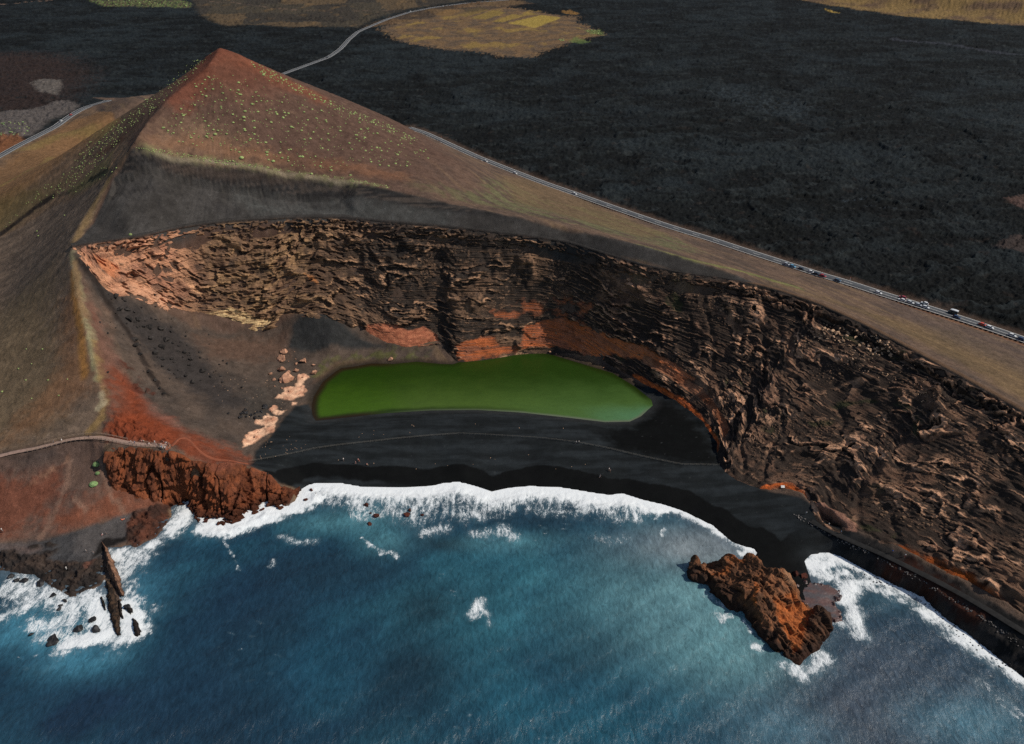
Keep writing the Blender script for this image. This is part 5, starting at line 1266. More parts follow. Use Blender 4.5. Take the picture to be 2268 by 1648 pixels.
rock_set(RM, M_blk, cb_([(150,575,120,'black rock at the left edge of the cove foam'),(230,625,100,'black rock second from the left in the cove row'),(340,620,140,'largest black rock in the row along the rock shelf'),(540,670,140,'black rock ending the row against the rock shelf'),(715,815,100,'black rock alone in foam below the rock shelf'),(870,900,80,'black rock in foam right under the shelf point'),(805,962,70,'black rock in the middle of the small diagonal line'),(785,1010,80,'black rock at the lower end of the small diagonal line'),
   (1050,1275,160,'flat black rock in foam left of the long rib'),(1240,1150,120,'dark rock in foam above the flat black rock'),(1270,1290,170,'broad brown-black rock in foam beside the long rib'),(420,1345,80,'dark rock at the far left of the foam patch'),(720,1410,220,'low dark rock at the bottom of the cove foam'),(1710,990,120,'dark rock in foam right of the fin foot')]), 'rock', 'rock', None, .35)
rb_ = []
cst = dense(np.array([(1895,1250),(1940,1275),(1979,1296),(2045,1322),(2095,1370),(2145,1405),(2212,1460),(2262,1500)], float), 4)
for _ in range(110):
    p = cst[int(len(cst) * nr_.random() ** 1.3 * .999)]; rb_.append((p[0] + nr_.gauss(0, 6) - 3, p[1] + nr_.gauss(0, 6) + 4, nr_.uniform(2, 5.4)))
rock_set(RS, M_blk, rb_, 'boulder', 'boulder', 'black boulders along the right shore', .3, 'black wave-washed boulder in the surf below the right cliff path')
pr = []
lo_ = dense(np.array([(1754,1131),(1800,1160),(1850,1188),(1900,1210),(1962,1240),(2040,1282),(2095,1314),(2179,1368),(2268,1430)], float), 2)
for _ in range(190):
    p = lo_[int(len(lo_) * nr_.random())]; pr.append((p[0] + nr_.gauss(0, 2.5) - 1, p[1] + nr_.gauss(0, 2.5) + 2 + 3 * nr_.random(), nr_.uniform(2.4, 6.0)))
rock_set(RS, M_grey, pr, 'stone', 'stone', 'stones along the edge of the cliff path', .3, 'grey stone on the seaward edge of the path under the right cliff')
pb = []
for P_b, n_b in (([(570,985),(640,960),(690,985),(640,1005),(570,1020)], 26), ([(700,950),(1000,925),(1300,950),(1300,965),(1000,950),(700,985)], 12), ([(700,1025),(1000,990),(1300,1010),(1300,1040),(900,1040)], 12), ([(440,800),(620,850),(640,900),(560,930),(470,880)], 40)):
    pb += inpoly(P_b, n_b, 1.2, 3.2)
rock_set(RS, M_talus, pb, 'pebble', 'stone', 'pale stones on the crater floor', .2, 'small pale stone lying on the dark crater floor or beach')
# tumbled blocks on the beach toe of the islet
rock_set(RM, M_redr, [(1762,1272,20,'dark red rock on the sand behind the islet'),(1780,1276,18,'dark red rock between the islet and the sandbank'),(1849,1324,9,'small dark red rock at the sandbank edge')], 'rock', 'rock', None, .3)
print('rocks', time.time() - T0)
# ------------------------------------------------------------------ roads and paths
def flat_mat(name, c, rough=.9, spec=.25, var=.15, sc=.8, metal=0, coat=0):
    m, nt, b = nodes(name)
    g = N(nt, 'ShaderNodeNewGeometry'); n1 = N(nt, 'ShaderNodeTexNoise', i_Scale=sc, i_Detail=5.0); L(nt, g, 'Position', n1, 'Vector')
    r = N(nt, 'ShaderNodeMapRange', i_1=.3, i_2=.7, i_3=1 - var, i_4=1 + var); L(nt, n1, 'Fac', r, 'Value')
    v_ = N(nt, 'ShaderNodeVectorMath', operation='SCALE'); v_.inputs[0].default_value = tuple(c); L(nt, r, 0, v_, 'Scale'); L(nt, v_, 0, b, 'Base Color')
    b.inputs['Roughness'].default_value = rough; b.inputs['Specular IOR Level'].default_value = spec; b.inputs['Metallic'].default_value = metal; b.inputs['Coat Weight'].default_value = coat
    return m
M_asph = flat_mat('asphalt', lin(74, 76, 78), var=.2)
M_line = flat_mat('road_paint', lin(196, 192, 184), var=.25, sc=2.5)
M_kerb = flat_mat('dark_kerb', lin(44, 40, 38), var=.3)
M_path = flat_mat('trodden_path', lin(150, 124, 110), var=.25, sc=1.5)
M_cpath = flat_mat('cinder_path', lin(34, 33, 32), var=.35, sc=.6)
M_wood = flat_mat('weathered_wood', lin(150, 130, 112), var=.2, sc=3)
M_greyw = flat_mat('grey_timber', lin(104, 100, 92), var=.25, sc=3)
M_metal = flat_mat('white_metal', lin(214, 212, 206), rough=.5)
M_orange = flat_mat('orange_band', lin(206, 96, 44), rough=.6)

def centre(P, step=2.5, it=14):
    return smooth_line(P, step, it)
def side(P):
    t = np.gradient(P[:, :2], axis=0); t /= np.linalg.norm(t, axis=1, keepdims=True) + 1e-9
    return np.stack([t[:, 1], -t[:, 0]], -1), t
def ribbon(P, a, b_, dz=0.0, drop=0.0):
    n, _ = side(P)
    l = P.copy(); r = P.copy(); l[:, :2] += n * a; r[:, :2] += n * b_; l[:, 2] += dz; r[:, 2] += dz
    rows = [l, r]
    if drop:
        l2 = l.copy(); r2 = r.copy(); l2[:, 2] -= drop; r2[:, 2] -= drop; l2[:, :2] -= n * .3 * np.sign(b_ - a); r2[:, :2] += n * .3 * np.sign(b_ - a)
        rows = [l2, l, r, r2]
    co = np.stack(rows, 1).reshape(-1, 3); m = len(rows)
    q = grid_quads(len(P), m)
    return co, q
def join(parts):
    co = []; q = []; k = 0
    for c, f in parts:
        co.append(c); q.append(f + k); k += len(c)
    return np.vstack(co), np.vstack(q)
roads = []
for nm, ln, hw, dash in (('road', rr_w, 3.7, True), ('road', rl_w, 3.7, False), ('road', rf_w, 3.4, False)):
    P = centre(ln); P[:, 2] += .12
    co, q = ribbon(P, -hw, hw, 0, .6)
    link(nm, mesh_from(nm, co, q, M_asph), 'structure')
    roads.append(P)
    mk = [ribbon(P, -hw + .15, -hw + .55, .006), ribbon(P, hw - .55, hw - .15, .006)]
    if dash:
        s0 = np.concatenate([[0], np.cumsum(np.hypot(*np.diff(P[:, :2], axis=0).T))])
        px_ = sight(P[:, 0], P[:, 1], P[:, 2])[0]
        solid = (px_ < 1310) | (px_ > 1870)
        i = 0
        while i < len(P) - 3:
            j = i + 3
            if solid[i]:
                while j < len(P) - 1 and solid[j]: j += 1
                mk.append(ribbon(P[i:j + 1], -.14, .14, .006)); i = j
            else:
                mk.append(ribbon(P[i:j], -.14, .14, .006)); i += 6
    else:
        mk.append(ribbon(P, -.12, .12, .006))
    co, q = join(mk)
    link('road_marking', mesh_from('road_marking', co, q, M_line), 'structure')
# kerb blocks on the seaward side of the near road
P = roads[0]; n_, t_ = side(P); blocks = []
for i in range(0, len(P), 1):
    c = P[i].copy(); sgn = 1 if n_[i] @ np.array([-1, -1]) > 0 else -1
    c[:2] += n_[i] * sgn * 4.5
    e = [(-.75, -.25), (.75, -.25), (.75, .25), (-.75, .25)]
    v8 = [[c[0] + t_[i][0] * a + n_[i][0] * b_, c[1] + t_[i][1] * a + n_[i][1] * b_, c[2] + z] for z in (-.6, .32) for a, b_ in e]
    blocks.append((np.array(v8), np.array([[0, 1, 5, 4], [1, 2, 6, 5], [2, 3, 7, 6], [3, 0, 4, 7], [4, 5, 6, 7]], np.int32)))
co, q = join(blocks)
link('kerb', mesh_from('kerb', co, q, M_kerb, smooth=False), 'structure')
pl = centre(WA(PATHL), 1.5, 10); pl[:, 2] = [float(ground(a, b_)) for a, b_ in pl[:, :2]]; pl = smooth_line(pl, 1.5, 6); pl[:, 2] += .22
co, q = ribbon(pl, -.95, .95, 0, .3)
plat = WA([(352,980.5,25),(362,979.5,25),(372,982,25),(378,987,25),(377,992,25),(368,996,25),(358,995,25),(350,990,25)])
ce = plat.mean(0); pco = np.vstack([ce[None], plat]); pco[:, 2] = [float(ground(a, b_)) + .30 for a, b_ in pco[:, :2]]; pco[:, 2] = pco[:, 2].mean()
pq = np.array([[0, 1 + i, 1 + (i + 1) % 8, 1 + (i + 1) % 8] for i in range(8)], np.int32)
link('path', mesh_from('path', co, q, M_path), 'structure')
import bmesh
bm = bmesh.new(); f_ = bm.faces.new([bm.verts.new(tuple(p)) for p in pco[1:]]); r_ = bmesh.ops.extrude_face_region(bm, geom=[f_])
for g_ in r_['geom']:
    if isinstance(g_, bmesh.types.BMVert): g_.co.z -= 1.0
me = bpy.data.meshes.new('viewing_platform'); bm.to_mesh(me); bm.free(); me.materials.append(flat_mat('red_trodden', lin(150, 84, 58)))
link('viewing_platform', me, 'structure')
pr_ = centre(WA(PATHR)[1:], 2, 10); pr_[:, 2] = [float(ground(a, b_)) for a, b_ in pr_[:, :2]]; pr_ = smooth_line(pr_, 2, 8); pr_[:, 2] += .12
co, q = ribbon(pr_, -1.9, 1.9, 0, .15)
link('path', mesh_from('path', co, q, M_cpath), 'structure')
# trodden line over the headland
hp = []
for x, y in [(378,989),(384,984),(396,967),(403,963),(412,966),(422,978),(434,995),(452,1010),(480,1018),(520,1024),(550,1028)]:
    h_ = hit(x, y)[0]; hp.append((h_.x, h_.y, h_.z))
hp = smooth_line(np.array(hp), 1.2, 8); hp[:, 2] = [max(BVH_G.ray_cast(Vector((a, b_, 300)), Vector((0, 0, -1)))[0].z, z - 1) for a, b_, z in hp]; hp[:, 2] += .2
co, q = ribbon(smooth_line(hp, 1.2, 4), -.5, .5, 0, .3)
link('path', mesh_from('path', co, q, flat_mat('red_path', lin(128, 72, 50))), 'structure')

# ------------------------------------------------------------------ fences
def box_mesh(name, sx, sy, sz, z0=0, bev=.0):
    bm = bmesh.new(); bmesh.ops.create_cube(bm, size=1)
    for v_ in bm.verts: v_.co = Vector((v_.co.x * sx, v_.co.y * sy, v_.co.z * sz + z0 + sz / 2))
    if bev: bmesh.ops.bevel(bm, geom=bm.edges[:], offset=bev, segments=1, affect='EDGES')
    me = bpy.data.meshes.new(name); bm.to_mesh(me); bm.free(); return me
def tube(P, r, n=5):
    P = np.asarray(P, float); t = np.gradient(P, axis=0); t /= np.linalg.norm(t, axis=1, keepdims=True) + 1e-9
    u = np.cross(t, [0, 0, 1.0]); u /= np.linalg.norm(u, axis=1, keepdims=True) + 1e-9; w_ = np.cross(u, t)
    a = np.linspace(0, 2 * np.pi, n + 1)
    co = P[:, None] + r * (np.cos(a)[None, :, None] * u[:, None] + np.sin(a)[None, :, None] * w_[:, None])
    return co.reshape(-1, 3), grid_quads(len(P), n + 1)
def fence(P, gap, hgt, label, mat, post=.14, rail=.05, rails=(.95,)):
    P = dense(P, .5); s0 = np.concatenate([[0], np.cumsum(np.hypot(*np.diff(P[:, :2], axis=0).T))])
    n = max(3, int(s0[-1] / gap)); n = min(n, 100)
    root = bpy.data.objects.new('fence', None); C.objects.link(root); o0 = Vector(P[len(P) // 2]); root.location = o0
    root['label'] = label; root['category'] = 'fence'
    pm = box_mesh('post', post, post, hgt + .4, -.4, .02); pm.materials.append(mat)
    ts = np.linspace(0, s0[-1], n); Q = np.stack([np.interp(ts, s0, P[:, k]) for k in range(3)], -1)
    for p in Q:
        o = bpy.data.objects.new('post', pm); C.objects.link(o); o.parent = root; o.location = Vector(p) - o0
    for hz in rails:
        R = []
        for a, b_ in zip(Q[:-1], Q[1:]):
            for k in range(4):
                f = k / 4; R.append(a + (b_ - a) * f + np.array([0, 0, hgt * hz - .12 * 4 * f * (1 - f) * .6]))
        R.append(Q[-1] + np.array([0, 0, hgt * hz]))
        co, q = tube(np.array(R) - np.array(o0), rail)
        o = link('rope', mesh_from('rope', co, q, mat), parent=root)
    return root
def on_ground(P, dz=0.0):
    P = np.asarray(P, float).copy()
    for i in range(len(P)):
        h_ = BVH_G.ray_cast(Vector((P[i, 0], P[i, 1], 400)), Vector((0, 0, -1)))[0]
        if h_: P[i, 2] = h_.z + dz
    return P
fence(on_ground(dense(WA(FENCE), 3)), 2.6, 1.15, 'long grey post and rope fence curving across the black beach', M_greyw, .16, .05, (.92, .5))
n_, _ = side(pl)
px_pl = sight(pl[:, 0], pl[:, 1], pl[:, 2])[0]
up_ = pl.copy(); up_[:, :2] -= n_ * 1.5; dn_ = pl.copy(); dn_[:, :2] += n_ * 1.5
if up_[20, 1] < dn_[20, 1]: up_, dn_ = dn_, up_
fence(up_[(px_pl > 95) & (px_pl < 284)], 1.8, 1.05, 'pale timber rail along the uphill side of the ridge path', M_wood, .14, .06, (.95, .5))
fence(dn_[(px_pl > 60) & (px_pl < 352)], 1.9, 1.0, 'pale timber rail along the seaward side of the ridge path', M_wood, .14, .06, (.95, .5))
vf = np.vstack([plat[4:], plat[:1]]); vf = dense(np.vstack([plat[[2, 3, 4, 5, 6, 7]]]), 1); vf[:, 2] = pco[0, 2]
fence(vf, 1.3, 1.05, 'pale rail round the rim of the crowded viewpoint', M_wood, .14, .06, (.95, .5))
uf = WA([(318,979,25.4),(330,981,25.4),(344,983,25.4),(354,984,25.4)]); uf[:, 2] = [float(ground(a, b_)) + .1 for a, b_ in uf[:, :2]]
fence(uf, 1.5, 1.0, 'short pale rail behind the people at the red overhang', M_wood, .14, .06, (.95, .5))
n_, _ = side(pr_); px_pr = sight(pr_[:, 0], pr_[:, 1], pr_[:, 2])[0]
e1 = pr_.copy(); e1[:, :2] += n_ * 2.3; e2 = pr_.copy(); e2[:, :2] -= n_ * 2.3
if e1[10, 1] < e2[10, 1]: e1, e2 = e2, e1
M_rust = flat_mat('rusty_post', lin(92, 58, 46), var=.3, sc=3)
fence(e1[(px_pr > 1790) & (px_pr < 2300)], 1.7, .7, 'row of low rust-brown posts lining the path under the right cliff', M_rust, .2, .03, (.8,))

# ------------------------------------------------------------------ road posts and board
pole = box_mesh('pole', .16, .16, 2.4, -.3, .02); pole.materials.append(M_metal); capm = box_mesh('marker_plate', .42, .1, .5, 2.05, .02); capm.materials.append(M_orange)
for (x, y), lb in zip([(978,309), (1054,345), (1285,431), (1882,622)], ['white roadside marker post where the road leaves the cone', 'white roadside marker post above the first white car on the road', 'white roadside marker post by the third white driving car', 'white roadside marker post opposite the parked line of cars']):
    h_ = hit(x, y)[0]
    r0 = bpy.data.objects.new('road_marker', None); C.objects.link(r0); r0.location = h_; r0['label'] = lb; r0['category'] = 'road sign'
    for nm, mm_ in (('pole', pole), ('marker_plate', capm)):
        o = bpy.data.objects.new(nm, mm_); C.objects.link(o); o.parent = r0
h_ = hit(1735, 1087)[0]
r0 = bpy.data.objects.new('information_board', None); C.objects.link(r0); r0.location = h_; r0['label'] = 'white information board on black sand below the orange overhang'; r0['category'] = 'sign'
pn_ = box_mesh('panel', 1.6, .08, 1.1, .7, .02); pn_.materials.append(M_metal); lg = box_mesh('leg', .1, .1, 1.4, -.3); lg.materials.append(M_greyw)
o = bpy.data.objects.new('panel', pn_); C.objects.link(o); o.parent = r0; o.rotation_euler = (-.9, 0, 0); o.location = (0, .5, .3)
for sx in (-.6, .6):
    o = bpy.data.objects.new('leg', lg); C.objects.link(o); o.parent = r0; o.location = (sx, 0, 0)

# ------------------------------------------------------------------ vehicles
M_glass = flat_mat('car_glass', lin(26, 30, 34), rough=.08, spec=.6, var=.02)
M_tyre = flat_mat('tyre', lin(24, 24, 24), var=.1); M_rim = flat_mat('alloy', lin(150, 152, 154), rough=.35, metal=.8)
M_lamp = flat_mat('headlamp', lin(226, 226, 220), rough=.15); M_tail = flat_mat('tail_lamp', lin(150, 24, 20), rough=.2)
_paint = {}
def paint_mat(c):
    if c not in _paint: _paint[c] = flat_mat('car_paint_%d' % len(_paint), lin(*c), rough=.3, spec=.5, var=.03, coat=.5)
    return _paint[c]
def loft(secs, name):
    """closed cross sections along x"""
    bm = bmesh.new(); rings = [[bm.verts.new(p) for p in s_] for s_ in secs]
    for a, b_ in zip(rings[:-1], rings[1:]):
        for i in range(len(a)):
            j = (i + 1) % len(a); bm.faces.new((a[i], a[j], b_[j], b_[i]))
    bm.faces.new(rings[0][::-1]); bm.faces.new(rings[-1])
    bmesh.ops.recalc_face_normals(bm, faces=bm.faces[:])
    me = bpy.data.meshes.new(name); bm.to_mesh(me); bm.free()
    me.polygons.foreach_set('use_smooth', np.ones(len(me.polygons), bool)); me.set_sharp_from_angle(angle=.6)
    return me
def sec(x, hw, z0, z1, r=.12, tw=None):
    tw = hw if tw is None else tw
    return [(x, -hw + r, z0), (x, -hw, z0 + r), (x, -hw, (z0 + z1) / 2), (x, -tw, z1 - r), (x, -tw + r, z1), (x, tw - r, z1), (x, tw, z1 - r), (x, hw, (z0 + z1) / 2), (x, hw, z0 + r), (x, hw - r, z0)]
car_body = loft([sec(-2.15, .72, .38, .72), sec(-2.08, .82, .28, .92), sec(-1.5, .89, .22, 1.0, .12, .82), sec(-.6, .9, .2, .98, .12, .84), sec(.6, .9, .2, .96, .12, .84), sec(1.1, .89, .22, .9, .12, .82), sec(1.85, .85, .26, .78, .12, .76), sec(2.12, .72, .36, .66)], 'body')
car_roof = loft([sec(-1.45, .66, 1.3, 1.42, .05), sec(-1.0, .68, 1.36, 1.5, .05), sec(0, .68, 1.38, 1.52, .05), (sec(.42, .66, 1.33, 1.45, .05))], 'roof')
car_glass = loft([sec(-1.98, .78, .9, 1.0, .04, .74), sec(-1.42, .8, .92, 1.36, .05, .64), sec(-.9, .82, .92, 1.44, .05, .66), sec(.3, .82, .92, 1.44, .05, .66), sec(.62, .82, .92, 1.28, .05, .64), sec(1.15, .8, .86, .92, .03, .74)], 'windows')
van_body = loft([sec(-2.6, .9, .4, 1.9), sec(-2.5, .98, .3, 2.0), sec(-1, 1.0, .28, 1.5), sec(1.2, 1.0, .28, 1.3), sec(1.9, .98, .3, 1.1), sec(2.5, .86, .38, .95)], 'body')
van_roof = loft([sec(-2.6, .98, 2.1, 2.5, .1), sec(-1, 1.02, 2.1, 2.6, .1), sec(1.0, 1.0, 2.05, 2.5, .1), sec(1.6, .9, 1.9, 2.2, .08)], 'roof')
van_glass = loft([sec(-2.5, .96, 1.45, 2.14, .05), sec(0, .98, 1.4, 2.14, .05), sec(1.3, .94, 1.25, 2.1, .05), sec(1.95, .9, 1.1, 1.5, .04)], 'windows')
def wheel_mesh(r, w_):
    bm = bmesh.new(); bmesh.ops.create_cone(bm, cap_ends=True, segments=18, radius1=r, radius2=r, depth=w_, matrix=Matrix.Rotation(math.pi / 2, 4, 'X'))
    bmesh.ops.bevel(bm, geom=[e for e in bm.edges], offset=.03, segments=1, affect='EDGES')
    me = bpy.data.meshes.new('wheel'); bm.to_mesh(me); bm.free(); return me
whl = wheel_mesh(.33, .22); whl.materials.append(M_tyre); rimm = wheel_mesh(.21, .24); rimm.materials.append(M_rim)
hl = box_mesh('headlight', .1, .34, .16, 0, .03); hl.materials.append(M_lamp); tl = box_mesh('tail_light', .1, .3, .18, 0, .03); tl.materials.append(M_tail)
def vehicle(kind, colour, roofc=None):
    van = kind == 'van'
    r0 = bpy.data.objects.new(kind, None); C.objects.link(r0)
    for nm, me, mt in (('body', van_body if van else car_body, paint_mat(colour)), ('roof', van_roof if van else car_roof, paint_mat(roofc or colour)), ('windows', van_glass if van else car_glass, M_glass)):
        o = bpy.data.objects.new(nm, me); C.objects.link(o); o.parent = r0
        if not me.materials: me.materials.append(mt)
        o.material_slots[0].link = 'OBJECT'; o.material_slots[0].material = mt
    xw = 1.55 if van else 1.32
    for sx in (xw, -xw):
        for sy in (-.82, .82):
            o = bpy.data.objects.new('wheel', whl); C.objects.link(o); o.parent = r0; o.location = (sx, sy, .33)
            k = bpy.data.objects.new('rim', rimm); C.objects.link(k); k.parent = o
    f = 2.45 if van else 2.04
    for sy in (-.6, .6):
        o = bpy.data.objects.new('headlight', hl); C.objects.link(o); o.parent = r0; o.location = (f, sy, .62)
        o = bpy.data.objects.new('tail_light', tl); C.objects.link(o); o.parent = r0; o.location = (-f - (.1 if van else .06), sy, .75)
    return r0
WH, SV, BL, DK, RD = (214, 214, 210), (168, 172, 174), (34, 52, 84), (30, 34, 36), (160, 34, 28)
cars = [(1742,585.5,SV,'silver car at the upper end of the parked line'), (1755.3,589.8,(96,150,176),'pale blue car second from the upper end of the parked line'), (1775,595.6,(52,58,60),'dark grey car parked between the pale blue and white cars'), (1796,602.2,WH,'white car parked just above the black one in the upper line'),
 (1808.2,606.6,DK,'black car parked between the white and the red one'), (1822,611,RD,'red car at the lower end of the upper parked line'), (1855,621,(70,90,104),'blue-grey car parked alone below the red one'), (1944.8,648.4,WH,'white car alone in the near lane above the red car'),
 (1998.4,658.6,(148,30,26),'dark red car in the far lane beside a parked white one'), (1997,664.6,WH,'white car parked beside the dark red car in the far lane'), (2015.6,670,(196,198,196),'off-white car parked second in the lower line'), (2033.5,675.5,SV,'silver car parked third in the lower line'), (2047.4,671.9,WH,'white car in the far lane beside the lower parked line'),
 (2049.4,680.6,(206,208,206),'white car parked last in the lower line before the van'), (2118.4,702.7,BL,'dark blue car parked alone below the white-roofed van'), (2176,719.2,(206,74,30),'bright orange car parked ahead of a white one'), (2191.3,725.3,WH,'white car parked behind the bright orange one'), (2241,743,WH,'white car parked near the right edge above a blue one'), (2262.3,751.5,BL,'blue car cut by the right edge of the road'),
 (1076,356.5,WH,'white car driving, highest on the road beside the cone'), (1141,383.2,WH,'white car driving, second down the road beside the cone'), (1272.7,429,WH,'white car driving, third down the road beside the cone'),
 (157,253.5,(170,58,40),'red car on the road left of the cone'), (135.6,267.3,WH,'white car on the road left of the cone'), (909,24.3,WH,'white car far off on the inland road by the fields'), (981,13,SV,'pale car far off at the top of the inland road'), (725,126.5,(60,62,64),'dark car far off where the inland road bends')]
allP = np.vstack(roads); allT = np.vstack([side(p)[1] for p in roads])
def nearest_road(x, y, z):
    k = np.argmin((allP[:, 0] - x) ** 2 + (allP[:, 1] - y) ** 2); return allP[k], allT[k]
for x, y, c, lb in cars:
    z = 18.5 if x > 850 and y > 250 else (27 if x < 400 else 20.3)
    for _ in range(3):
        p = W(x, y + 1.5, z); q, t = nearest_road(*p); z = q[2] + .02
    r0 = vehicle('car', c); r0.location = (p[0], p[1], z)
    a = math.atan2(t[1], t[0]); r0.rotation_euler = (0, 0, a + (math.pi if 'far lane' in lb else 0))
    r0['label'] = lb; r0['category'] = 'car'
    r0['group'] = 'cars on and beside the coast road'
z = 18.2; p = W(2109.8, 694, z); q, t = nearest_road(*p)
r0 = vehicle('van', (44, 50, 50), WH); r0.location = (p[0], p[1], q[2] + .02); r0.rotation_euler = (0, 0, math.atan2(t[1], t[0]) + math.pi); r0['label'] = 'tall dark camper van with a white roof in the far lane'; r0['category'] = 'van'

# ------------------------------------------------------------------ bushes
def bush_mesh(seed):
    r = np.random.RandomState(seed); bm = bmesh.new(); bmesh.ops.create_icosphere(bm, subdivisions=4, radius=1)
    co = np.array([v_.co for v_ in bm.verts])
    d1 = worley(co[:, 0] * 2.6 + seed, co[:, 1] * 2.6 + co[:, 2] * 1.9, seed)[0]
    f = 1 + .20 * (.5 - d1) + .10 * fbm(co[:, 0] * 1.5 + seed, co[:, 1] * 1.5, 3, seed % 40) + .07 * r.rand(len(co))
    co *= f[:, None]; co[:, 2] = np.where(co[:, 2] < 0, co[:, 2] * .25, co[:, 2] * .74)
    for v_, c in zip(bm.verts, co): v_.co = c
    me = bpy.data.meshes.new('bush'); bm.to_mesh(me); bm.free(); return me
M_bush = obj_mat('euphorbia', lin(162, 176, 112), lin(114, 132, 76), scale=2.2, bump=.6, rough=.8)
M_bushd = obj_mat('euphorbia_dark', lin(128, 152, 98), lin(92, 116, 72), scale=2.2, bump=.6, rough=.8)
BM = [bush_mesh(s) for s in range(40, 46)]
BL_ = bush_mesh(47)
br = random.Random(9)
named = [(x / 3, y / 3, d / 3 * 1.3) for x, y, d in [(1085,850,18),(1585,550,14),(1598,630,16),(1583,600,16),(1620,780,18),(1628,740,16),(1675,693,16),(1735,670,10),(1915,755,14),(1990,720,10),(1840,760,14),(1935,845,16),(2003,868,14),(1805,925,14),(1765,948,14),(1430,893,16),(1628,868,14),(1690,850,14),(1605,1050,22),(1773,1013,18),(1815,1072,18),(1875,1050,14),(2010,1043,16),(2128,1105,14),(2200,1133,16),(2070,1156,14),
   (1470,580,10),(1415,593,12),(1480,620,12),(1303,577,14),(1370,640,14),(1345,630,10),(1390,515,10),(1450,795,12),(1470,720,10),(1270,915,12),(1190,940,10),(1215,943,10),(2165,800,12),(2075,728,12),(2020,745,12),(1880,780,12),(1750,500,14),(2260,870,14),(2180,890,12),(1550,815,12)]]
named += [(756 + x / 3, y / 3, d / 3 * 1.3) for x, y, d in [(155,915,14),(255,985,12),(265,1003,14),(255,1097,12),(435,1103,12),(575,1053,12),(60,1165,14),(440,1077,10),(290,950,10),(330,940,10),(120,815,12),(175,860,8),(400,955,8),(560,995,8)]]
def scat(P, n, lo, hi, pw=2.4):
    P = np.array(P, float); out = []
    while len(out) < n:
        x = br.uniform(P[:, 0].min(), P[:, 0].max()); y = br.uniform(P[:, 1].min(), P[:, 1].max())
        if inside(np.array([x]), np.array([y]), P)[0]: out.append((x, y, lo + (hi - lo) * br.random() ** pw))
    return out
face = scat([(440,170),(500,165),(600,175),(690,225),(890,290),(940,330),(950,352),(900,368),(780,375),(690,380),(560,345),(440,325),(350,290),(400,230)], 470, 1.8, 6.0)
strip = scat([(545,130),(620,166),(700,208),(790,246),(880,284),(930,312),(900,312),(820,275),(740,240),(660,205),(580,165)], 280, 2.0, 5.2)
edge_ = scat([(292,326),(345,330),(467,350),(560,362),(640,378),(760,393),(860,410),(860,418),(756,397),(633,381),(550,371),(467,360),(345,339)], 210, 1.6, 4.2)
leftf = scat([(480,110),(425,135),(340,205),(295,243),(240,292),(200,330),(165,380),(190,395),(230,350),(290,285),(350,240),(440,150)], 260, 1.6, 3.8) + scat([(210,300),(270,262),(285,270),(235,325),(150,410),(120,440),(130,400)], 70, 1.6, 3.6) + scat([(0,520),(60,440),(140,380),(230,350),(245,388),(160,430),(80,460)], 70, 1.3, 3.0)
far_ = scat([(0,272),(40,266),(68,275),(60,298),(0,300)], 45, 2.4, 5.0) + scat([(1295,66),(1325,66),(1334,78),(1305,74)], 14, 2.5, 4.5) + scat([(1230,84),(1250,86),(1260,95),(1240,92)], 8, 2.5, 4.5) + scat([(200,2),(240,10),(330,14),(420,15),(420,4),(330,0)], 60, 1.8, 4.0)
lowl = [(x / 3, 549.2 + y / 3, d / 3) for x, y, d in [(125,802,14),(282,672,12),(175,672,10),(320,878,14),(172,878,12),(390,980,12),(448,872,10),(210,770,10),(255,-80,12),(15,955,14),(210,1000,10)]] + [(118,438,3.4),(143,477,3.4),(82,512,3.8),(249,381,5),(258,372,4)]
items = [(x, y, d, 'face') for x, y, d in named + face] + [(x, y, d, 'strip') for x, y, d in strip] + [(x, y, d, 'edge') for x, y, d in edge_] + [(x, y, d, 'left') for x, y, d in leftf] + [(x, y, d, 'far') for x, y, d in far_] + [(x, y, d, 'low') for x, y, d in lowl]
special = [(214,1029,15,'largest round green bush on the lower slope under the ridge path'), (216,1048.5,9.5,'smallest of three green bushes in a column below the path'), (207,1073,16,'lowest green bush in the column of three below the path'), (289,520,8,'single green bush on the dark rim left above the cliff'), (313,522,3.5,'tiny green bush right of the single rim bush')]
ZL = {'face': 'round pale green bush growing on the face of the brown cinder cone', 'strip': 'small green bush in the dense band along the right edge of the cone', 'edge': 'low green bush on the grassy lip above the dark strata band', 'left': 'small green bush on the dark left flank of the cone', 'far': 'green bush in the patch of scrub beside the inland lava', 'low': 'small green bush alone on the olive slope left of the ridge'}
GRP = {'face': 'bushes on the cone face', 'strip': 'bushes along the right edge of the cone', 'edge': 'bushes on the lip of the strata band', 'left': 'bushes on the left flank', 'far': 'bushes in the inland scrub', 'low': 'bushes on the olive left slope'}
items.sort(key=lambda t: -t[2])
rest = []; cnt = 0
for i, (x, y, d, zn) in enumerate([(a, b_, c_, l_) for a, b_, c_, l_ in special] + items):
    h_ = hit(x, y, False)[0]
    if h_ is None: continue
    r = max(.3, d / px_m(h_) / 2)
    if cnt < 295:
        me = BL_ if i < 5 else BM[i % 6]
        o = bpy.data.objects.new('bush', me); C.objects.link(o); cnt += 1
        mt = M_bushd if (i < 3 or zn in ('left', 'far')) else M_bush
        if not me.materials: me.materials.append(mt)
        o.material_slots[0].link = 'OBJECT'; o.material_slots[0].material = mt
        o.location = h_; o.rotation_euler = (0, 0, br.uniform(0, 6.28)); o.scale = (r, r * br.uniform(.85, 1.1), r * br.uniform(.8, 1.1))
        o['label'] = ZL.get(zn, zn); o['category'] = 'bush'
        if zn in GRP: o['group'] = GRP[zn]
    else:
        rest.append((h_, r, br.uniform(0, 6.28), i % 6))
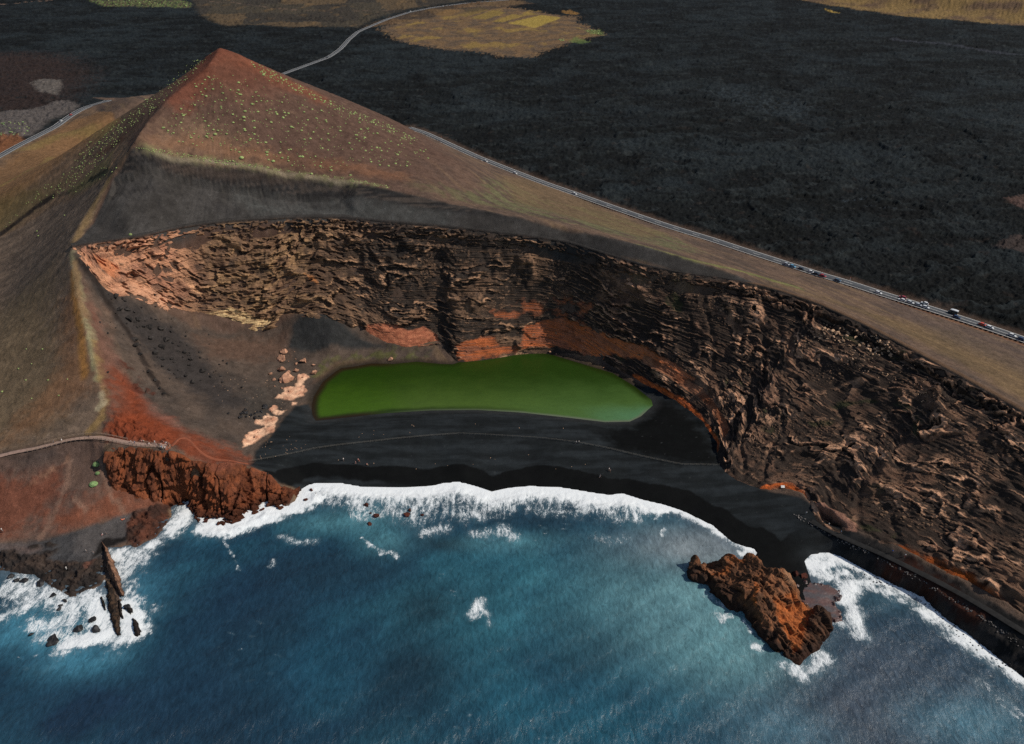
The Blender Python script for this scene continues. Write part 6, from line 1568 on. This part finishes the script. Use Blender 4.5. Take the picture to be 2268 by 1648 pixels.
if rest:
    import itertools
    sm = []
    for s in range(60, 63):
        bm = bmesh.new(); bmesh.ops.create_icosphere(bm, subdivisions=2, radius=1)
        co = np.array([v_.co for v_ in bm.verts]); co *= (1 + .25 * (np.random.RandomState(s).rand(len(co)) - .5))[:, None]; co[:, 2] = np.where(co[:, 2] < 0, co[:, 2] * .2, co[:, 2] * .75)
        fa = np.array([[v_.index for v_ in f.verts] for f in bm.faces], np.int32); bm.free(); sm.append((co, fa))
    parts = []
    for p, r, a, k in rest:
        co, fa = sm[k % 3]; c_, s_ = math.cos(a), math.sin(a)
        q = np.stack([(co[:, 0] * c_ - co[:, 1] * s_) * r + p.x, (co[:, 0] * s_ + co[:, 1] * c_) * r + p.y, co[:, 2] * r + p.z], -1); parts.append((q, fa))
    co, q = join(parts)
    ob = link('scrub', mesh_from('scrub', co, q, M_bush), 'stuff')
    ob['label'] = 'small green scrub dotting the cinder cone and its flanks'; ob['category'] = 'scrub'

# ------------------------------------------------------------------ people
M_skin = flat_mat('skin', lin(190, 140, 112), var=.05); M_hair = flat_mat('hair', lin(52, 40, 32), var=.1)
_cl = {}
def cloth(c):
    if c not in _cl: _cl[c] = flat_mat('cloth_%d' % len(_cl), lin(*c), var=.08, sc=6)
    return _cl[c]
def figure(pose):
    """one continuous body grown from a skeleton; returns the mesh"""
    J = []; E = []; R = []
    def add(p, r, par=None):
        J.append(p); R.append(r)
        if par is not None: E.append((par, len(J) - 1))
        return len(J) - 1
    sit = pose in ('sit',); lie = pose == 'lie'
    pel = add((0, 0, .95), .14)
    ch = add((0, .01, 1.18), .145, pel); sh = add((0, 0, 1.40), .12, ch); nk = add((0, .0, 1.50), .055, sh); hd0 = add((0, .015, 1.58), .085, nk); hd = add((0, .02, 1.68), .095, hd0)
    for s in (-1, 1):
        st = .16 * s if pose == 'walk' else .02 * s
        if sit:
            hp_ = add((.10 * s, .02, .92), .095, pel); kn = add((.13 * s, .46, .98), .065, hp_); an = add((.13 * s, .56, .56), .045, kn); add((.13 * s, .72, .52), .035, an)
        else:
            hp_ = add((.10 * s, .0, .90), .095, pel); kn = add((.11 * s, .03 + st * .8, .50), .065, hp_); an = add((.11 * s, -.02 + st * 1.3, .09), .045, kn); add((.12 * s, .14 + st * 1.3, .03), .035, an)
        so_ = add((.19 * s, 0, 1.38), .062, sh); el = add((.26 * s, -.02 - st * .6, 1.10), .045, so_)
        if pose == 'point' and s > 0: el = add((.30, .22, 1.32), .04, so_); wr = add((.24, .42, 1.45), .03, el)
        else: wr = add((.27 * s, .12 - st * .5, .87), .032, el)
        d = Vector((0, .02, -1)) if not (pose == 'point' and s > 0) else Vector((0, 1, .2))
        pm_ = add(tuple(Vector(J[wr]) + d * .06), .034, wr)
        for k, ln_ in enumerate((.075, .09, .085, .065)):
            add(tuple(Vector(J[pm_]) + d * ln_ + Vector((0, (k - 1.5) * .022, 0))), .009, pm_)
        add(tuple(Vector(J[wr]) + d * .06 + Vector((-.03 * s, .03, 0))), .01, wr)
    if lie:
        J2 = [(p[0], p[2] - .9, .14 + p[1]) for p in J]; J[:] = J2
    me = bpy.data.meshes.new('body'); me.from_pydata(J, E, [])
    o = bpy.data.objects.new('body', me); C.objects.link(o)
    m = o.modifiers.new('skin', 'SKIN'); m.use_smooth_shade = True
    sv = me.skin_vertices[0].data
    for i, r in enumerate(R): sv[i].radius = (r, r * (.72 if i in (pel, ch, sh) else 1)); sv[i].use_root = (i == 0)
    if True:
        for i in (pel, ch, sh): sv[i].radius = (R[i] * 1.12, R[i] * .8)
    o.modifiers.new('sub', 'SUBSURF').levels = 1
    dg = bpy.context.evaluated_depsgraph_get(); out = bpy.data.meshes.new_from_object(o.evaluated_get(dg))
    bpy.data.objects.remove(o); out.name = 'body'
    out.materials.clear()
    for x in (M_skin, M_skin, M_skin): out.materials.append(x)
    for p in out.polygons:
        c = p.center; zz, xx, yy = (c.y + .9, c.x, c.z - .14) if lie else (c.z, c.x, c.y)
        leg = zz < .93 and abs(xx) < .22 and (zz < .84 or abs(xx) < .16) or (sit and zz < 1.06 and yy > .14 and abs(xx) < .21)
        k = 0
        if leg and zz > .10: k = 2
        elif .93 <= zz < 1.46 and abs(xx) < .27 and (abs(xx) < .2 or zz > 1.12): k = 1
        p.material_index = k
    return out
def hair_mesh(lie):
    bm = bmesh.new(); bmesh.ops.create_icosphere(bm, subdivisions=2, radius=.112)
    for v_ in bm.verts:
        if v_.co.y > .04 and v_.co.z < .03: v_.co *= .75
        v_.co += Vector((0, .0, 1.695))
        if lie: v_.co = Vector((v_.co.x, v_.co.z - .9, .14 + v_.co.y))
    me = bpy.data.meshes.new('hair'); bm.to_mesh(me); bm.free(); me.materials.append(M_hair); return me
FIG = {p: (figure(p), hair_mesh(p == 'lie')) for p in ('stand', 'walk', 'point', 'sit', 'lie')}
def person(x, y, pose, top, leg, label, rot=None, group=None):
    h_ = hit(x, y + 1.2)[0]
    if h_ is None: return
    r0 = bpy.data.objects.new('person', None); C.objects.link(r0); r0.location = h_ + Vector((0, 0, .02 - (.86 if pose == 'sit' else 0) + (.36 if pose == 'sit' else 0)))
    r0.rotation_euler = (0, 0, br.uniform(0, 6.28) if rot is None else rot); r0['label'] = label; r0['category'] = 'person'
    b_ = bpy.data.objects.new('body', FIG[pose][0]); C.objects.link(b_); b_.parent = r0
    for k, c in ((1, top), (2, leg)):
        b_.material_slots[k].link = 'OBJECT'; b_.material_slots[k].material = cloth(c)
    hh_ = bpy.data.objects.new('hair', FIG[pose][1]); C.objects.link(hh_); hh_.parent = r0
    if group: r0['group'] = group
Wt, Bk, Nv, Gy, Sk, Pk, Kh = (216, 214, 208), (28, 28, 30), (40, 52, 74), (110, 112, 114), (120, 156, 186), (204, 150, 140), (150, 132, 104)
PATH_P = [(138,977,'walk',Wt,Wt,'person in white walking alone on the ridge path, farthest left'), (198,967.5,'walk',Bk,Bk,'person in black walking alone at the top of the ridge path'), (120,981,'walk',Gy,Bk,'person in grey on the ridge path behind the one in white'),
 (291.4,980.4,'walk',Wt,Gy,'person in white top on the path left of the red overhang'), (299,982.5,'walk',Sk,Nv,'person in pale blue following the path by the red overhang'), (318,977.5,'sit',Wt,Kh,'person in white sitting below the dark overhang'), (314.5,978,'sit',Pk,Gy,'person in pink sitting beside the one in white at the overhang'),
 (327,985.5,'stand',Bk,Nv,'person in black standing left of the person in white on red ground'), (331.5,985.5,'stand',Wt,Kh,'person in white standing on red ground before the viewpoint'), (343.5,981,'walk',Wt,Wt,'person all in white by the short rail'), (345.5,984,'stand',Pk,Wt,'person in pink below the short rail'),
 (351,987,'stand',Bk,Kh,'person in black at the left entry of the viewpoint'), (354,988,'stand',Nv,Gy,'person in navy just inside the viewpoint'), (358,986.5,'point',Wt,Nv,'tall person in white pointing in the middle of the viewpoint'), (355.6,990.5,'sit',Wt,Gy,'person in white crouching at the lower rail of the viewpoint'),
 (359.6,992.5,'stand',Sk,Gy,'person in light blue leaning at the lower rail of the viewpoint'), (361.5,994,'stand',Wt,Wt,'person in white beside the one in light blue'), (366.4,994,'stand',Wt,Nv,'person in white at the lowest corner of the viewpoint'), (363.6,981.6,'walk',Pk,Bk,'person in pink top at the back of the viewpoint'), (369.3,983.6,'stand',Wt,Wt,'person in white at the back right of the viewpoint'),
 (367,983.5,'walk',Gy,Wt,'person in grey next to the back rail of the viewpoint'), (374,989.5,'stand',Bk,Bk,'person in black at the right end of the viewpoint'), (372,987,'stand',Nv,Kh,'person in navy left of the one in black at the right end'), (360.4,981,'stand',Bk,Kh,'person in black at the back left of the viewpoint')]
for x, y, ps, t, l, lb in PATH_P: person(x, y, ps, t, l, lb)
for x, y, ps, t, l, lb in [(761,1019,'stand',Wt,Gy,'person in white alone at the left end of the black beach'), (788,1026,'walk',Pk,Pk,'person in pink nearest the wet sand on the left beach'), (794,1020.5,'stand',Pk,Bk,'person in pink behind the pair on the left beach'), (796,1023,'stand',(190,90,70),Kh,'person in red beside the one in pink on the beach'), (813,1029,'sit',Pk,Kh,'person sitting alone on the black sand right of the group'),
 (1276,981,'walk',Wt,Gy,'person in white at the beach fence, left of two'), (1282,980.5,'walk',Wt,Bk,'person in white at the beach fence, right of two'), (1349,1041,'stand',Wt,Nv,'person in white top on open black sand, left of two'), (1352,1044,'stand',Gy,Bk,'person in grey on open black sand, right of two'), (1329,1056,'walk',Gy,Wt,'person in grey walking near the wet sand edge'),
 (270,1150,'lie',(226,110,66),(226,110,66),'person in orange lying on the grey cove sand'), (273,1149.5,'lie',(210,120,90),Pk,'person in faded red lying beside the one in orange'), (228,1183.5,'sit',Wt,Pk,'person in white sitting on the cove sand above the fin'), (235,1182.5,'sit',Gy,Bk,'person in grey sitting near the one in white in the cove'), (192,1222,'stand',Wt,Gy,'person in white standing on cove sand left of the fin'), (207,1224,'sit',Gy,Gy,'person in grey sitting on cove sand beside the fin tip'), (148,1260,'stand',Wt,Wt,'person in white alone on the dark rock shelf'),
 (5,1175,'stand',Wt,Gy,'person in white at the far left edge of the lower slope'), (8,1178,'stand',Gy,Nv,'person in grey at the far left edge of the lower slope'), (1785,1138,'walk',Wt,Gy,'person in white nearest the start of the cliff path'), (1835,1163,'walk',Wt,Bk,'person in white top second along the cliff path'), (1862,1180,'walk',Sk,Gy,'person in pale blue third along the cliff path'), (1976,1223,'walk',(40,100,176),Nv,'person in bright blue on the cliff path'), (2004,1232,'walk',Wt,(170,60,50),'person in white top and red shorts last along the cliff path')]:
    person(x, y, ps, t, l, lb)
print('objects', time.time() - T0)
# ------------------------------------------------------------------ light and camera
sc = bpy.context.scene
w = bpy.data.worlds.new('World'); sc.world = w; w.use_nodes = True
bg = w.node_tree.nodes['Background']
sky = w.node_tree.nodes.new('ShaderNodeTexSky'); sky.sky_type = 'NISHITA'; sky.sun_disc = False
SUN_EL, SUN_AZ = math.radians(44), math.radians(-4)     # azimuth measured from +X towards +Y
sky.sun_elevation = SUN_EL; sky.sun_rotation = math.pi / 2 - SUN_AZ
w.node_tree.links.new(sky.outputs[0], bg.inputs[0]); bg.inputs[1].default_value = .085
sd_ = bpy.data.lights.new('sun', 'SUN'); sd_.energy = 3.7; sd_.angle = math.radians(.6); sd_.color = (1, .93, .84)
so = bpy.data.objects.new('sun', sd_); C.objects.link(so)
so.rotation_euler = (math.pi / 2 - SUN_EL, 0, math.pi / 2 + SUN_AZ)
cd = bpy.data.cameras.new('camera'); cam = bpy.data.objects.new('camera', cd); C.objects.link(cam)
cam.location = (0, 0, H); cam.rotation_euler = (math.pi / 2 - PITCH, 0, 0)
cd.sensor_width = 36; cd.lens = 36 * FP / 2268; cd.clip_start = 1; cd.clip_end = 30000
sc.camera = cam
sc.view_settings.view_transform = 'Standard'; sc.view_settings.look = 'None'
sc.view_settings.exposure = 0; sc.view_settings.gamma = 1
sc.cycles.use_denoising = False
print('done', time.time() - T0)
